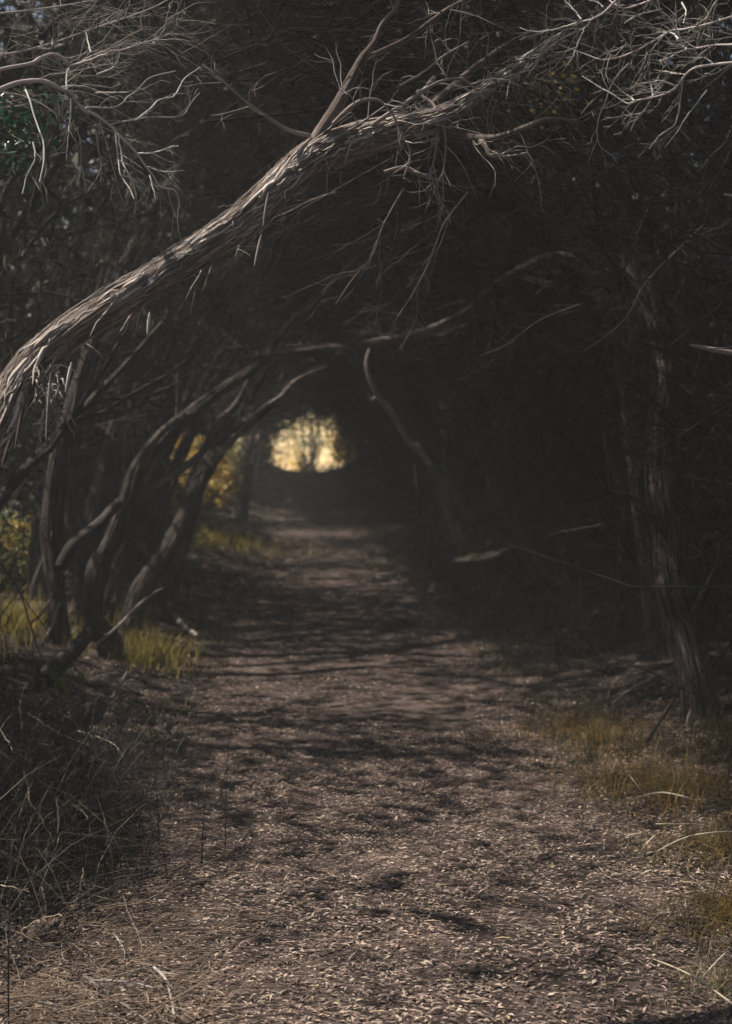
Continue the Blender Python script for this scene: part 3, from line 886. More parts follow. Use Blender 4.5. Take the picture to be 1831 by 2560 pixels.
limb(t, trace([(1740, 1530, 7.6, 26), (1752, 1500, 7.5, 22), (1775, 1455, 7.4, 17), (1792, 1410, 7.3, 12), (1800, 1360, 7.3, 7)]), M['bark'], 10, 0.02, 0.08, 91)
limb(t, trace([(1665, 1340, 7.7, 16), (1632, 1300, 7.6, 13), (1612, 1265, 7.6, 11), (1570, 1235, 7.6, 10), (1528, 1225, 7.7, 9), (1522, 1165, 7.7, 8), (1508, 1080, 7.8, 6), (1500, 1040, 7.8, 4)]), M['bark'], 8, 0.02, 0.06, 92)
pt, rr = tk.poly(24)
put('twigs', tubes(sprout(pt[8:], rr[8:] * 0.25, 40, 0.25, 0.9, 2, (-0.3, -0.1, 0.0), 1.0, 0.0, 0.0015, 0.22, (2, 4)), 4), M['twig'], t, kind='stuff')
t, tk = tree('tea_tree', trace([(1150, 1340, 31, 40), (1135, 1260, 31, 34), (1125, 1180, 31, 32), (1118, 1090, 31, 30), (1105, 1000, 31.5, 26), (1065, 920, 32, 20), (1000, 860, 33, 12)]), M['bark_mid'], 'dark upright trunk right of the track beyond the bare crooked limb', 'trees right of the track', 16, 0.08, 0.1, 0.6, 95)
t, tk = tree('tea_tree', trace([(1345, 1470, 14.5, 60), (1320, 1400, 14.6, 50), (1270, 1330, 14.8, 44), (1235, 1240, 15, 42), (1240, 1120, 15.2, 40), (1270, 980, 15.4, 38), (1290, 860, 15.6, 34), (1260, 740, 15.8, 28), (1180, 640, 16, 20), (1080, 570, 16.4, 12)]), M['bark'], 'dark crooked trunk at the right verge midway down the track', 'trees right of the track', 20, 0.05, 0.1, 0.6, 96, 200, 0.012)
# long low limb that spans the tunnel
t, tk = tree('tea_tree', trace([(1660, 1700, 9.9, 50), (1625, 1480, 9.9, 46), (1590, 1180, 9.9, 42), (1560, 920, 9.9, 38), (1500, 730, 9.9, 35), (1409, 645, 9.9, 32), (1307, 676, 9.9, 30), (1227, 727, 9.9, 29), (1176, 778, 9.9, 27), (1097, 818, 9.9, 26), (1023, 840, 10.0, 24), (910, 862, 10.1, 21), (800, 872, 10.2, 17), (690, 885, 10.3, 13), (600, 900, 10.5, 8)]), M['bark_mid'], 'tree on the right whose long low limb bridges the tunnel', 'trees right of the track', 18, 0.03, 0.10, 0.4, 97, 260, 0.008)
pt, rr = tk.poly(24)
put('twigs', tubes(sprout(pt[9:], rr[9:] * 0.3, 36, 0.3, 1.0, 2, (-0.1, 0, -0.1), 1.0, 0.0, 0.0022, 0.22, (2, 4)), 4), M['twig'], t, kind='stuff')
for px, py in [(1080, 822), (960, 850), (1150, 790), (1227, 727), (820, 868), (1340, 665)]:
    lit(P(px, py, 10), 0.12)

# ---- dead limbs low on the right
DR = [
    ([(1332, 1398, 12), (1362, 1432, 14), (1407, 1447, 13), (1460, 1462, 12), (1527, 1484, 9), (1590, 1490, 5)], 11.5, 'grey dead limb sagging along the ground under the right thicket'),
    ([(1396, 1235, 7), (1407, 1290, 10), (1441, 1346, 15), (1482, 1380, 11), (1520, 1410, 8), (1570, 1415, 5)], 11.0, 'short dead limb with a pale worn patch in the right thicket'),
    ([(1437, 1570, 9), (1467, 1593, 10), (1475, 1612, 9), (1492, 1660, 7)], 10.2, 'crooked grey root bending down to the ground on the right'),
    ([(1534, 1366, 6), (1570, 1395, 6), (1593, 1415, 6), (1634, 1411, 4)], 8.6, 'thin dead branch reaching toward the shaggy trunk on the right'),
    ([(1420, 1560, 6), (1446, 1530, 7), (1453, 1500, 6), (1456, 1460, 4)], 10.4, 'short upright dead twig with a pale tip on the right verge'),
]
for pts, D, lab in DR:
    c_ = trace([(a, b, D + 0.1 * i, w) for i, (a, b, w) in enumerate(pts)])
    t = thing('dead_branch', c_[0, :3], lab, 'branch', 'dead branches in the right thicket')
    k_ = limb(t, c_, M['bark'], 9, 0.02, 0.06, int(pts[0][0]), 'stem')
    pt, rr = k_.poly(14)
    put('twigs', tubes(sprout(pt, rr, 9, 0.2, 0.7, 2, (0, 0, 0.0), 1.0, 0.1, 0.0016, 0.22, (1, 3)), 4), M['twig'], t, kind='stuff')
for pts, D, lab, mt in [
    ([(1724, 862, 4), (1745, 866, 10), (1790, 876, 13), (1840, 884, 15), (1900, 890, 16)], 5.0, 'pale broken branch stub poking in from the right edge', 'bark_pale'),
    ([(1670, 557, 5), (1700, 572, 7), (1750, 592, 8), (1790, 612, 8), (1840, 640, 9), (1900, 690, 10)], 5.3, 'thin grey branch entering from the right edge above the pale stub', 'bark'),
    ([(1810, 486, 5), (1831, 490, 7), (1880, 496, 8)], 4.6, 'tiny white twig end at the right edge', 'bark_pale')]:
    c_ = trace([(a, b, D, w) for a, b, w in pts])
    t = thing('dead_branch', c_[-1, :3], lab, 'branch')
    k_ = limb(t, c_, M[mt], 9, 0.012, 0.06, int(pts[0][0]), 'stem')
    pt, rr = k_.poly(12)
    put('twigs', tubes(sprout(pt, rr * 0.6, 5, 0.08, 0.3, 2, (-0.1, 0, -0.1), 1.0, 0.1, 0.0008, 0.15, (1, 2)), 4), M['twig'], t, kind='stuff')


# ================================================================== BARE TWIG SPRAYS AT THE TOP
def z6(pts):
    return [(a * 0.3079, 100 + b * 0.3079) for a, b in pts]


def z7(pts):
    return [(1300 + a * 0.327, b * 0.327) for a, b in pts]


def spray(name, main, w0, w1, D, subs, lab, nproc, lrange, bias, group=None, mat='twig_pale', dz=0.35, depth=2):
    n = len(main)
    g = np.random.default_rng(int(abs(main[0][0]) * 7 + abs(main[-1][1]) * 3) + 1)
    ctl = trace([(a, b, D + dz * (i / (n - 1) - 0.5), 0.85 * (w0 + (w1 - w0) * i / (n - 1))) for i, (a, b) in enumerate(main)])
    t = thing(name, ctl[0, :3], lab, 'branch', group)
    k_ = limb(t, ctl, M['bone'] if mat == 'twig_pale' else M['bark_pale'], 8, 0.012, 0.07, int(abs(main[0][1])) + 7, 'stem')
    polys = []
    pt, rr = k_.poly(30)
    polys += sprout(pt, rr, int(nproc * 0.42), *lrange, depth, bias, 0.85, 0.1, 0.0008, 0.15, (1, 3), 0.6, 7, g, 0.0015)
    for s_ in subs:
        m = len(s_)
        i0 = np.argmin(np.linalg.norm(pt - P(*s_[0], D), axis=1))
        D0 = pt[i0][1]
        dd = g.uniform(-0.25, 0.25)
        c_ = trace([(a, b, D0 + dd * i / (m - 1), 4.6 - 2.4 * i / (m - 1)) for i, (a, b) in enumerate(s_)])
        p_, r_ = line(c_, 16, 0.0007)
        put('side_branch', tubes([(p_, r_)], 6), M['twig_bright'], t)
        polys += sprout(p_, r_, 5, 0.04, 0.16, 2, np.asarray(bias) * 0.6, 0.8, 0.15, 0.0007, 0.16, (1, 2), 0.75, 6, g, 0.0015)
    put('twigs', tubes(polys, 4), M[mat], t, kind='stuff')
    return t


GL = 'bare branches hanging at the upper left'
spray('bare_branch', z6([(-300, 480), (-120, 440), (0, 400), (150, 345), (330, 330), (430, 362), (500, 400), (580, 430), (620, 500), (680, 570), (760, 600), (890, 690), (960, 760), (1050, 850), (1120, 930), (1180, 1020), (1250, 1110), (1300, 1190), (1420, 1220), (1450, 1290), (1460, 1360)]), 15, 4, 4.2,
      [z6(s) for s in ([(890, 690), (1000, 660), (1100, 650), (1220, 620), (1400, 630), (1500, 600), (1560, 500), (1624, 430)], [(1100, 650), (1220, 560), (1300, 480), (1420, 450), (1500, 310), (1624, 220)], [(680, 565), (720, 545), (850, 550), (970, 530), (1050, 450), (1110, 420), (1210, 310), (1430, 250)],
                               [(1120, 920), (1200, 920), (1300, 900), (1380, 870), (1450, 860)], [(1200, 1030), (1340, 1070), (1500, 1060)], [(940, 760), (960, 950), (985, 1100), (1050, 1200), (1090, 1290)], [(580, 480), (575, 600), (555, 800), (540, 970)], [(600, 680), (650, 800), (660, 1000), (645, 1120)],
                               [(780, 730), (800, 870), (825, 1000), (815, 1150)], [(270, 830), (285, 960), (220, 1100), (180, 1250)], [(200, 380), (240, 480), (300, 680), (350, 820), (360, 980), (320, 1150)], [(500, 380), (640, 370), (760, 400), (860, 440), (960, 480)], [(780, 430), (900, 425), (1040, 425)], [(1220, 1100), (1240, 1190), (1265, 1285)], [(540, 400), (545, 260), (570, 210)], [(960, 760), (1000, 1000), (1060, 1110), (1110, 1260)])],
      'bare twisting grey branch sweeping down above the dark green leaves', 46, (0.10, 0.34), (0.12, 0.0, -0.22), GL)
spray('bare_branch', z6([(-250, 330), (0, 240), (250, 190), (320, 150), (430, 115), (520, 150), (570, 210), (640, 190), (800, 110), (1000, 80), (1100, 40), (1250, 0), (1400, -60)]), 11, 4, 4.4,
      [z6(s) for s in ([(790, 280), (920, 220), (970, 130), (960, 60)], [(640, 190), (760, 150), (880, 100)], [(300, 60), (410, 70), (430, -20)], [(740, 100), (720, 30), (700, -60)])],
      'bare hooked branch running along the top left above the larger one', 60, (0.12, 0.5), (0.15, 0, -0.08), GL)
for i, (mn, lab) in enumerate([([(-60, 40), (120, 20), (300, -10)], 'bare twiggy branch crossing the very top left corner'), ([(-60, 150), (90, 120), (240, 70), (380, 20), (470, -30)], 'slender bare branch climbing to the top edge left of centre'),
                               ([(60, -30), (150, 40), (260, 90), (380, 130), (470, 170)], 'fine bare branch hanging from the top edge at the left'), ([(330, -30), (420, 60), (500, 110), (560, 200)], 'thin bare branch drooping from the top edge toward the leaning tree')]):
    spray('bare_branch', mn, 7, 3, 4.6 + 0.2 * i, [], lab, 70, (0.12, 0.42), (0.05, 0, -0.12), GL, 'twig_pale' if i < 2 else 'twig')
GR = 'bare branches hanging at the upper right'
spray('bare_branch', z7([(2000, 440), (1800, 470), (1624, 480), (1480, 495), (1340, 520), (1270, 570), (1200, 660), (1130, 710), (1020, 745), (880, 770), (820, 790), (700, 715), (600, 660), (475, 580)]), 9, 3.2, 4.2,
      [z7(s) for s in ([(1270, 570), (1180, 560), (1100, 545), (1070, 545)], [(1250, 600), (1220, 800), (1190, 940), (1080, 1030), (990, 1135)], [(1020, 745), (1010, 680), (990, 615)], [(880, 770), (840, 740), (760, 685)], [(1130, 710), (960, 700), (920, 620)], [(1000, 770), (940, 860), (900, 900), (850, 1000)], [(1200, 660), (1080, 620), (1000, 630), (890, 640)], [(1480, 490), (1410, 440), (1330, 455)])],
      'pale bare branch curving in from the right edge like a claw', 30, (0.07, 0.24), (-0.2, 0, -0.03), GR)
spray('bare_branch', z7([(1900, 280), (1700, 310), (1624, 340), (1480, 345), (1300, 375), (1230, 345), (1130, 335)]), 8, 3.4, 4.2,
      [z7(s) for s in ([(1240, 340), (1215, 270), (1180, 200), (1140, 130), (1060, 70), (1000, 0)], [(1300, 375), (1210, 400), (1110, 415)], [(1480, 345), (1400, 400), (1330, 460), (1260, 500)], [(1200, 410), (1120, 450), (1050, 465)], [(1215, 300), (1150, 245), (1020, 260), (880, 278)])],
      'white bare branch just above the claw shaped one at the right edge', 30, (0.07, 0.26), (-0.2, 0, -0.03), GR)
spray('bare_branch', z7([(1650, 120), (1420, 190), (1250, 225), (1150, 240), (980, 340), (860, 400), (770, 435), (660, 455), (600, 450), (490, 410), (300, 340)]), 7, 3.2, 4.4,
      [z7(s) for s in ([(860, 385), (820, 330), (750, 240)], [(840, 480), (760, 560), (690, 670), (650, 800), (600, 910), (600, 1100), (720, 1200)], [(830, 480), (880, 530)], [(1100, 270), (1000, 400), (980, 520)], [(700, 430), (660, 375)])],
      'long thin bare branch reaching in toward the golden specks at the upper right', 24, (0.07, 0.28), (-0.12, 0, -0.1), GR)
spray('bare_branch', z7([(860, -120), (740, 0), (640, 100), (550, 150), (500, 210), (300, 310), (130, 440)]), 8, 3, 4.5,
      [z7(s) for s in ([(560, 150), (400, 185), (250, 230), (90, 240), (0, 210)], [(500, 210), (440, 340), (410, 440)], [(600, 150), (570, 280)], [(470, 150), (400, 60), (340, 0)], [(640, 60), (600, 20), (530, 0)])],
      'bare branch dropping from the top edge right of centre', 34, (0.09, 0.30), (-0.1, 0, -0.1), GR)
spray('bare_branch', z7([(1150, -90), (1000, 0), (820, 60), (740, 40), (660, -20)]), 6, 3, 4.4, [z7([(1080, 70), (890, 120), (800, 180)])], 'short bare branch at the top edge right of centre', 26, (0.08, 0.26), (-0.1, 0, -0.1), GR)
spray('bare_branch', z7([(1560, -60), (1480, 40), (1430, 130), (1340, 200), (1280, 250)]), 6, 3, 4.3, [z7([(1240, 20), (1270, 90), (1250, 180)])], 'tangled bare branch hanging from the top right corner', 60, (0.08, 0.24), (-0.1, 0, -0.05), GR)
spray('bare_branch', z7([(1800, 760), (1624, 980), (1560, 1100), (1450, 1200), (1400, 1280), (1350, 1310)]), 7, 3, 4.8, [z7([(1430, 690), (1330, 820), (1270, 900), (1200, 1010), (1110, 1125)])], 'drooping bare twig at the right edge below the claw shaped branch', 14, (0.08, 0.3), (-0.1, 0, -0.15), GR, 'twig')

# hanging twig curtains beneath the leaning tree
GT = 'drooping twigs below the leaning tree'
for i, (mn, lab) in enumerate([([(1010, 470), (960, 560), (930, 640), (880, 700), (840, 760)], 'wispy drooping twig just under the middle of the leaning tree'), ([(1170, 480), (1110, 560), (1080, 640), (1040, 720), (990, 800)], 'wispy drooping twig under the right end of the leaning tree'),
                               ([(840, 480), (780, 500), (720, 530), (650, 560), (590, 600)], 'fine twig hanging close below the thick stem of the leaning tree'), ([(1450, 760), (1350, 800), (1270, 860), (1200, 890)], 'faint fan of twigs in the dark middle right'), ([(1760, 560), (1620, 700), (1560, 800), (1460, 880)], 'faint long twig slanting through the dark right side')]):
    spray('drooping_twig', mn, 5, 2.5, 5.2 + 0.35 * i, [], lab, 34, (0.12, 0.5), (-0.15, 0, -0.15), GT, 'twig')

# ================================================================== ARCHING TREES OF BOTH WALLS
GA = {-1: 'slender trees packed along the left of the tunnel', 1: 'slender trees packed along the right of the tunnel'}
LA = {-1: 'slender dark tree in the packed left wall', 1: 'slender dark tree in the packed right wall'}
nfill = 0
for side in (-1, 1):
    y = 7.2 if side < 0 else 7.0
    while y < 57:
        g = RNG
        q = g.uniform(1.18, 1.9) if y < 30 else g.uniform(1.05, 1.6)
        amax = g.uniform(0.9, 1.45)
        k = np.linspace(0, 1, 8)
        a = amax * k
        aa = np.pi - a if side < 0 else a
        ctl = arch(q * (1 + 0.10 * np.sin(k * 3 + g.uniform(0, 6))), aa, y + k * g.uniform(-2.2, 2.8))
        ctl[:, :3] += g.normal(0, 0.06, (8, 3)) * k[:, None]
        ctl[0, 2] = ground_z(ctl[0, 0], ctl[0, 1]) - 0.03
        r0 = g.uniform(0.035, 0.085)
        ctl = np.hstack([ctl, (r0 * (1 - 0.8 * k))[:, None]])
        mid = arch(np.array([q]), np.array([aa[3]]), np.array([y]))
        dense = spline(ctl, 40)[:, :3]
        if not left_gap(np.vstack([ctl[:6, :3], mid])).any() and not any((np.linalg.norm(np.cross(dense - p_, SUN), axis=1)[(dense - p_) @ SUN > 0.3] < 0.16).any() for p_, r_, s_ in LIT if r_ >= 0.35):
            where = 'level with the nearest trunks' if y < 12 else 'midway down the track' if y < 30 else 'far down near the bright opening'
            t = thing('tea_tree', ctl[0, :3], LA[side] + ' ' + where, 'tree', GA[side])
            tk = Trunk(ctl, 0.07 if y < 20 else 0.14, 14 if y < 20 else 9, 0.12, 0.5, 0.4, 300 + nfill)
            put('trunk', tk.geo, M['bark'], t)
            pt, rr = tk.poly(20)
            lm = sprout(pt, rr, 4, 0.9, 2.0, 1, (-0.25 * side, 0, 0.25), 0.8, 0.25, 0.006, 0.16, (0, 0), 0.65, 8, None, 0.05)
            for l_ in lm:
                put('limb', tubes([l_], 6), M['bark'], t)
            tw = []
            for l_ in lm + [(pt[8:], rr[8:])]:
                tw += sprout(*l_, 7, 0.3, 0.9, 2, (-0.1 * side, -0.05, -0.05), 1.0, 0.1, 0.0018 + 0.00012 * y, 0.22, (2, 4), 0.5, 5, None, 0.012)
            m0 = np.array([p[2] for p, _ in tw])
            tw = [w_ for w_, k_ in zip(tw, shade_keep(m0) & ~left_gap(m0) & ~in_sight(m0)) if k_]
            put('crown', tubes(tw, 3), M['twig_dark'], t)
            nfill += 1
        y += g.uniform(0.45, 1.5) * (1.0 if y < 25 else 1.5)

# ================================================================== THICKET: tangle of thin dead twigs, and the leafy roof over it
def tangle(n, ylo, yhi, qlo, qhi, lmin, lmax, r0, hang=0.3, power=1.5, amin=0.0, amax=np.pi):
    y = ylo + (yhi - ylo) * RNG.random(n) ** power
    a = RNG.uniform(amin, amax, n)
    q = qlo + (qhi - qlo) * RNG.random(n) ** 1.3
    C = arch(q, a, y)
    keep = (C[:, 2] > ground_z(C[:, 0], C[:, 1]) - 0.05) & ~left_gap(C) & shade_keep(C)
    C, a, y = C[keep], a[keep], y[keep]
    n = len(C)
    side = np.where(np.cos(a) < 0, -1.0, 1.0)
    tang = np.stack([-np.sin(a) * side, np.zeros(n), np.abs(np.cos(a))], -1)
    d = unit(tang * RNG.normal(0.5, 0.7, (n, 1)) + RNG.normal(0, 0.55, (n, 3)) + np.array([0, 0, -hang]))
    L = RNG.uniform(lmin, lmax, n)
    pts = np.empty((n, 4, 3))
    pts[:, 0] = C
    for k in range(1, 4):
        d = unit(d + RNG.normal(0, 0.28, (n, 3)))
        pts[:, k] = pts[:, k - 1] + d * (L / 3)[:, None]
    rr = r0 * RNG.uniform(0.5, 1.5, n) * (0.6 + 0.05 * y)
    ok = np.ones(n, bool)
    for k in (1, 2, 3):
        ok &= shade_keep(pts[:, k]) & ~left_gap(pts[:, k]) & ~in_sight(pts[:, k])
    return [(pts[i], rr[i] * np.array([1, .85, .6, .3])) for i in np.nonzero(ok)[0]]


tg = tangle(17000, 4.6, 30, 1.04, 1.7, 0.25, 1.1, 0.0026, 0.25, 1.4)
tg += tangle(9000, 5.2, 30, 1.4, 2.4, 0.4, 1.5, 0.0045, 0.1, 1.4)
tg += tangle(6000, 28, 58, 1.0, 1.6, 0.5, 1.6, 0.0045, 0.15, 1.0)
tg += tangle(5000, 5.5, 16, 1.15, 2.2, 0.6, 1.9, 0.0055, 0.0, 1.2)
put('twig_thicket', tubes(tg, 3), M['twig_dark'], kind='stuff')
tag(bpy.data.objects['twig_thicket'], 'dense tangle of dead brown twigs forming the walls and roof of the tunnel', 'thicket')


def leaf_mass(n, ylo, yhi, qlo, qhi, size, power=1.2, amin=0.0, amax=np.pi, gap=True):
    y = ylo + (yhi - ylo) * RNG.random(n) ** power
    a = RNG.uniform(amin, amax, n)
    q = qlo + (qhi - qlo) * RNG.random(n)
    C = arch(q, a, y)
    C = C + RNG.normal(0, 0.12, C.shape)
    cl = wav(C[:, 0] * 1.6 + C[:, 2] * 0.8, C[:, 1] * 1.3 + C[:, 2] * 1.1, 1.4)
    keep = (C[:, 2] > ground_z(C[:, 0], C[:, 1])) & shade_keep(C, True) & (cl > -0.72)
    if gap:
        keep &= ~left_gap(C)
    C = C[keep]
    return leaves(C, size * RNG.uniform(0.6, 1.5, len(C)) * (0.7 + 0.03 * np.maximum(C[:, 1], 0)), 0.55, fold=0.1)


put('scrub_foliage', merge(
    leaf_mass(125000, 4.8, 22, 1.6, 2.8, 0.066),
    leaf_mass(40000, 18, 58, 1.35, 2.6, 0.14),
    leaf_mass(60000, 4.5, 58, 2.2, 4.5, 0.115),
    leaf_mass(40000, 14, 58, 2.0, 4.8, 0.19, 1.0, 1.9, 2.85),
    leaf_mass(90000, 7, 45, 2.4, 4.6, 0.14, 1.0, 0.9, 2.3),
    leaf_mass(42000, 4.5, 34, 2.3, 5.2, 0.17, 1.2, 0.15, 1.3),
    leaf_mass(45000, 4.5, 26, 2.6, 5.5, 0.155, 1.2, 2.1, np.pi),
    leaf_mass(14000, 1.2, 6.0, 1.75, 2.6, 0.06, 1.0, 0.75, 2.6),  # crown out of view overhead, added to dapple the near ground
    leaf_mass(14000, 4.9, 8.5, 1.35, 2.6, 0.09, 1.0, 2.1, np.pi),  # crown out of view on the left, added to shade the hollow
    leaf_mass(6000, -3.0, 6.0, 1.6, 2.8, 0.12, 1.0, 0.0, 0.8),  # from here down: unseen foliage round the camera, added to block sky light
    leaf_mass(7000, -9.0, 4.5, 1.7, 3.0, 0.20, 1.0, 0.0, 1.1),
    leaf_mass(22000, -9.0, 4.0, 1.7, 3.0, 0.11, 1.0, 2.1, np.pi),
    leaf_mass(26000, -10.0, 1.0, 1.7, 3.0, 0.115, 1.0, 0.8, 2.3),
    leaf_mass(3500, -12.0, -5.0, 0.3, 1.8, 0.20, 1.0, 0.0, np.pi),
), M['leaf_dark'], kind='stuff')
tag(bpy.data.objects['scrub_foliage'], 'dark olive foliage closing the thicket behind and above the twigs, with unseen masses added to block light', 'foliage')


# ================================================================== SUNLIT PLANTS
def shrub(name, base, h, w, n, size, mat, label, group=None, nst=7, cat='shrub', asp=0.5, stem_mat='twig', zmin=0.0, thin=False):
    t = thing(name, base, label, cat, group)
    g = RNG
    st, tips = [], []
    for i in range(nst):
        az = g.uniform(0, 6.28)
        top = np.array([math.cos(az) * w * g.uniform(0.2, 0.5), math.sin(az) * w * g.uniform(0.2, 0.5), h * g.uniform(0.6, 1.0)])
        k = np.linspace(0, 1, 7)[:, None]
        pts = np.asarray(base) + top * k * np.array([1, 1, 1]) + np.hstack([g.normal(0, 0.03 * w, (7, 2)), np.zeros((7, 1))]) * k
        rr = np.linspace(0.012 * h, 0.003 * h, 7)
        st.append((pts, rr))
        st += sprout(pts, rr, 7, 0.18 * h, 0.42 * h, 1, (0, 0, 0.25), 0.9, 0.2, 0.002, 0.2, (0, 0), 0.6, 7, None, 0.03)
    put('stem', tubes(st, 4), M[stem_mat], t)
    ends = np.concatenate([p[2:] for p, _ in st])
    C = ends[g.integers(0, len(ends), n)] + g.normal(0, 0.05 * h, (n, 3))
    if zmin:
        C = C[C[:, 2] > base[2] + zmin]
    else:
        C[:, 2] = base[2] + (C[:, 2] - base[2]) * g.uniform(0.08, 1, len(C)) ** 0.6
    C = C[C[:, 2] > base[2]]
    if thin:
        C = C[shade_keep(C, True)]
    put('foliage', leaves(C, size * g.uniform(0.6, 1.4, len(C)), asp), M[mat], t)
    return t


def on_ground(x, y):
    return np.array([x, y, float(ground_z(x, y)) - 0.02])


# beyond the end of the tunnel
CREST = []
GE = 'sunlit bushes beyond the end of the tunnel'
c_ = trace([(600, 1130, 41, 10), (655, 1100, 41, 9), (700, 1075, 41, 8), (735, 1052, 41, 6), (765, 1020, 41, 4)])
t = thing('dead_branch', c_[0, :3], 'thin dark branch crossing the upper left of the bright opening', 'branch')
put('stem', tubes([line(c_, 14, 0.02)] + sprout(*line(c_, 14), 8, 0.3, 1.2, 1, (0.1, 0, 0.1), 0.8, 0.1, 0.008, 0.15, (0, 0), 0.6, 6, None, 0.03), 5), M['bark'], t)
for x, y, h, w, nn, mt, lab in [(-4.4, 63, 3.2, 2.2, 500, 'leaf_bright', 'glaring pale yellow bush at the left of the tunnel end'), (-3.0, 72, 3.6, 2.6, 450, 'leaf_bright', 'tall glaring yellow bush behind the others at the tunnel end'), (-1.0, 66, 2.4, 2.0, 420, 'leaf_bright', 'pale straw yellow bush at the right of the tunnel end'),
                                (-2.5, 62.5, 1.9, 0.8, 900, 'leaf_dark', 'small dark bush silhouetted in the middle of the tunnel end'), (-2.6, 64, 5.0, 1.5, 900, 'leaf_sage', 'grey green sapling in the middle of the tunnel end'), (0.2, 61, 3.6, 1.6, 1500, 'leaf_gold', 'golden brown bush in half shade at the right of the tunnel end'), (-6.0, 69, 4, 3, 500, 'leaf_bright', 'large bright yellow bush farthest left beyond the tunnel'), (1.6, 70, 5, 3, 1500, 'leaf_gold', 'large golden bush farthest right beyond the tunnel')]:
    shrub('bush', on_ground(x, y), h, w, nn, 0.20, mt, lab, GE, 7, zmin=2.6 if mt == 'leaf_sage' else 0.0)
for i, (x, y, h) in enumerate([(-9, 100, 9), (-4, 106, 10), (1, 103, 9), (6, 106, 11), (-14, 106, 10), (11, 104, 9)]):
    shrub('leafy_tree', on_ground(x, y), h, 5, 2600, 0.5, 'leaf_sage' if i % 2 else 'leaf_gold', 'tall leafy tree standing far beyond the tunnel end', 'tall trees far beyond the tunnel', 8, 'tree')
shrub('bush', on_ground(-0.75, 58.5), 3.4, 1.5, 1500, 0.16, 'leaf_gold', 'rusty golden bush half shading the right side of the bright opening', GE, 8)
shrub('bush', on_ground(-3.95, 57), 1.0, 0.8, 500, 0.14, 'leaf_gold', 'low golden bush on the crest at the lower left of the bright opening', GE, 6)
for px, py, n_, sx, sy, mt, lab in [(720, 1030, 260, 26, 16, 'leaf_olive', 'spray of leaves drooping into the top of the bright opening'), (800, 1030, 220, 20, 26, 'leaf_gold', 'spray of golden leaves drooping into the upper right of the bright opening'), (850, 1090, 200, 16, 30, 'leaf_gold', 'spray of golden brown leaves hanging down the right edge of the bright opening')]:
    t = thing('leafy_branch', P(px + 20, py - 60, 54), lab, 'branch', 'leaf sprays round the bright opening')
    C = np.array([P(RNG.normal(px, sx), RNG.normal(py, sy), 54 + RNG.normal(0, 0.5)) for _ in range(n_)])
    put('leaf_spray', leaves(C, RNG.uniform(0.07, 0.16, n_), 0.6), M[mt], t, kind='stuff')
    b_ = [np.linspace(P(px + 30, py - 70, 54), P(px + RNG.normal(0, sx), py + RNG.normal(0.3 * sy, sy), 54), 6) for _ in range(6)]
    put('stem', tubes([(q_, np.linspace(.03, .008, 6)) for q_ in b_], 4), M['bark'], t)
for x, y, r, n_, h, lab in [(-3.75, 56.2, 0.25, 60, 0.45, 'wispy grass tussock on the crest at the left of the bright opening'), (-2.55, 56.6, 0.3, 60, 0.28, 'low wispy grass tussock on the crest in the middle of the bright opening'), (-1.25, 56.4, 0.35, 120, 0.42, 'wispy grass tussock on the crest at the right of the bright opening')]:
    a_ = RNG.normal(0, r, (n_, 2))
    CREST.append((x + a_[:, 0], y + a_[:, 1], h, lab, (x, y)))
# clearing on the left, seen between the trunks
GC = 'sunny bushes in the clearing on the left'
for px, py, D, h, w, mt, lab in [(30, 1600, 14, 0.70, 1.0, 'leaf_olive', 'sunny green bush at the left edge behind the dark trunks'), (75, 1590, 15.5, 0.75, 0.9, 'leaf_gold', 'golden bush at the left edge behind the green one'), (-30, 1580, 16, 0.95, 1.2, 'leaf_sage', 'grey green bush cut by the left edge in the clearing')]:
    shrub('bush', on_ground(P(px, py, D)[0], D), h, w, 2200, 0.07, mt, lab, GC, 8)
for px, D, h, w, mt, lab in [(520, 36, 2.6, 1.6, 'leaf_gold', 'golden yellow bush behind the slanting trunk on the left'), (470, 39, 2.9, 1.8, 'leaf_bright', 'bright yellow bush partly hidden by the slanting trunk'), (560, 38, 2.4, 1.4, 'leaf_sage', 'grey green bush left of the slim trunk'), (500, 33.5, 0.9, 1.2, 'leaf_gold', 'low golden bush at the foot of the slim trunk'), (450, 31, 1.0, 1.3, 'leaf_gold', 'low golden bush close behind the slanting trunk on the left'), (545, 35, 1.5, 1.3, 'leaf_bright', 'small bright yellow bush between the slanting and the slim trunk')]:
    shrub('bush', on_ground(P(px, 1300, D)[0], D), h, w, 2600, 0.12, mt, lab, GC, 8)
for x, y, h, lab in [(-5.9, 22, 9.5, 'tall dark leafy tree rising nearest behind the clearing on the left'), (-6.8, 26, 10.5, 'tall dark leafy tree behind the nearest one in the clearing'), (-5.2, 27.5, 9.5, 'dark leafy tree between the clearing and the tunnel wall'), (-8.2, 29, 11.5, 'tallest dark leafy tree farthest back in the clearing')]:
    shrub('leafy_tree', on_ground(x, y), h, 3.6, 5200, 0.26, 'leaf_dark', lab, 'dark trees behind the clearing', 9, 'tree', zmin=1.7, thin=True)
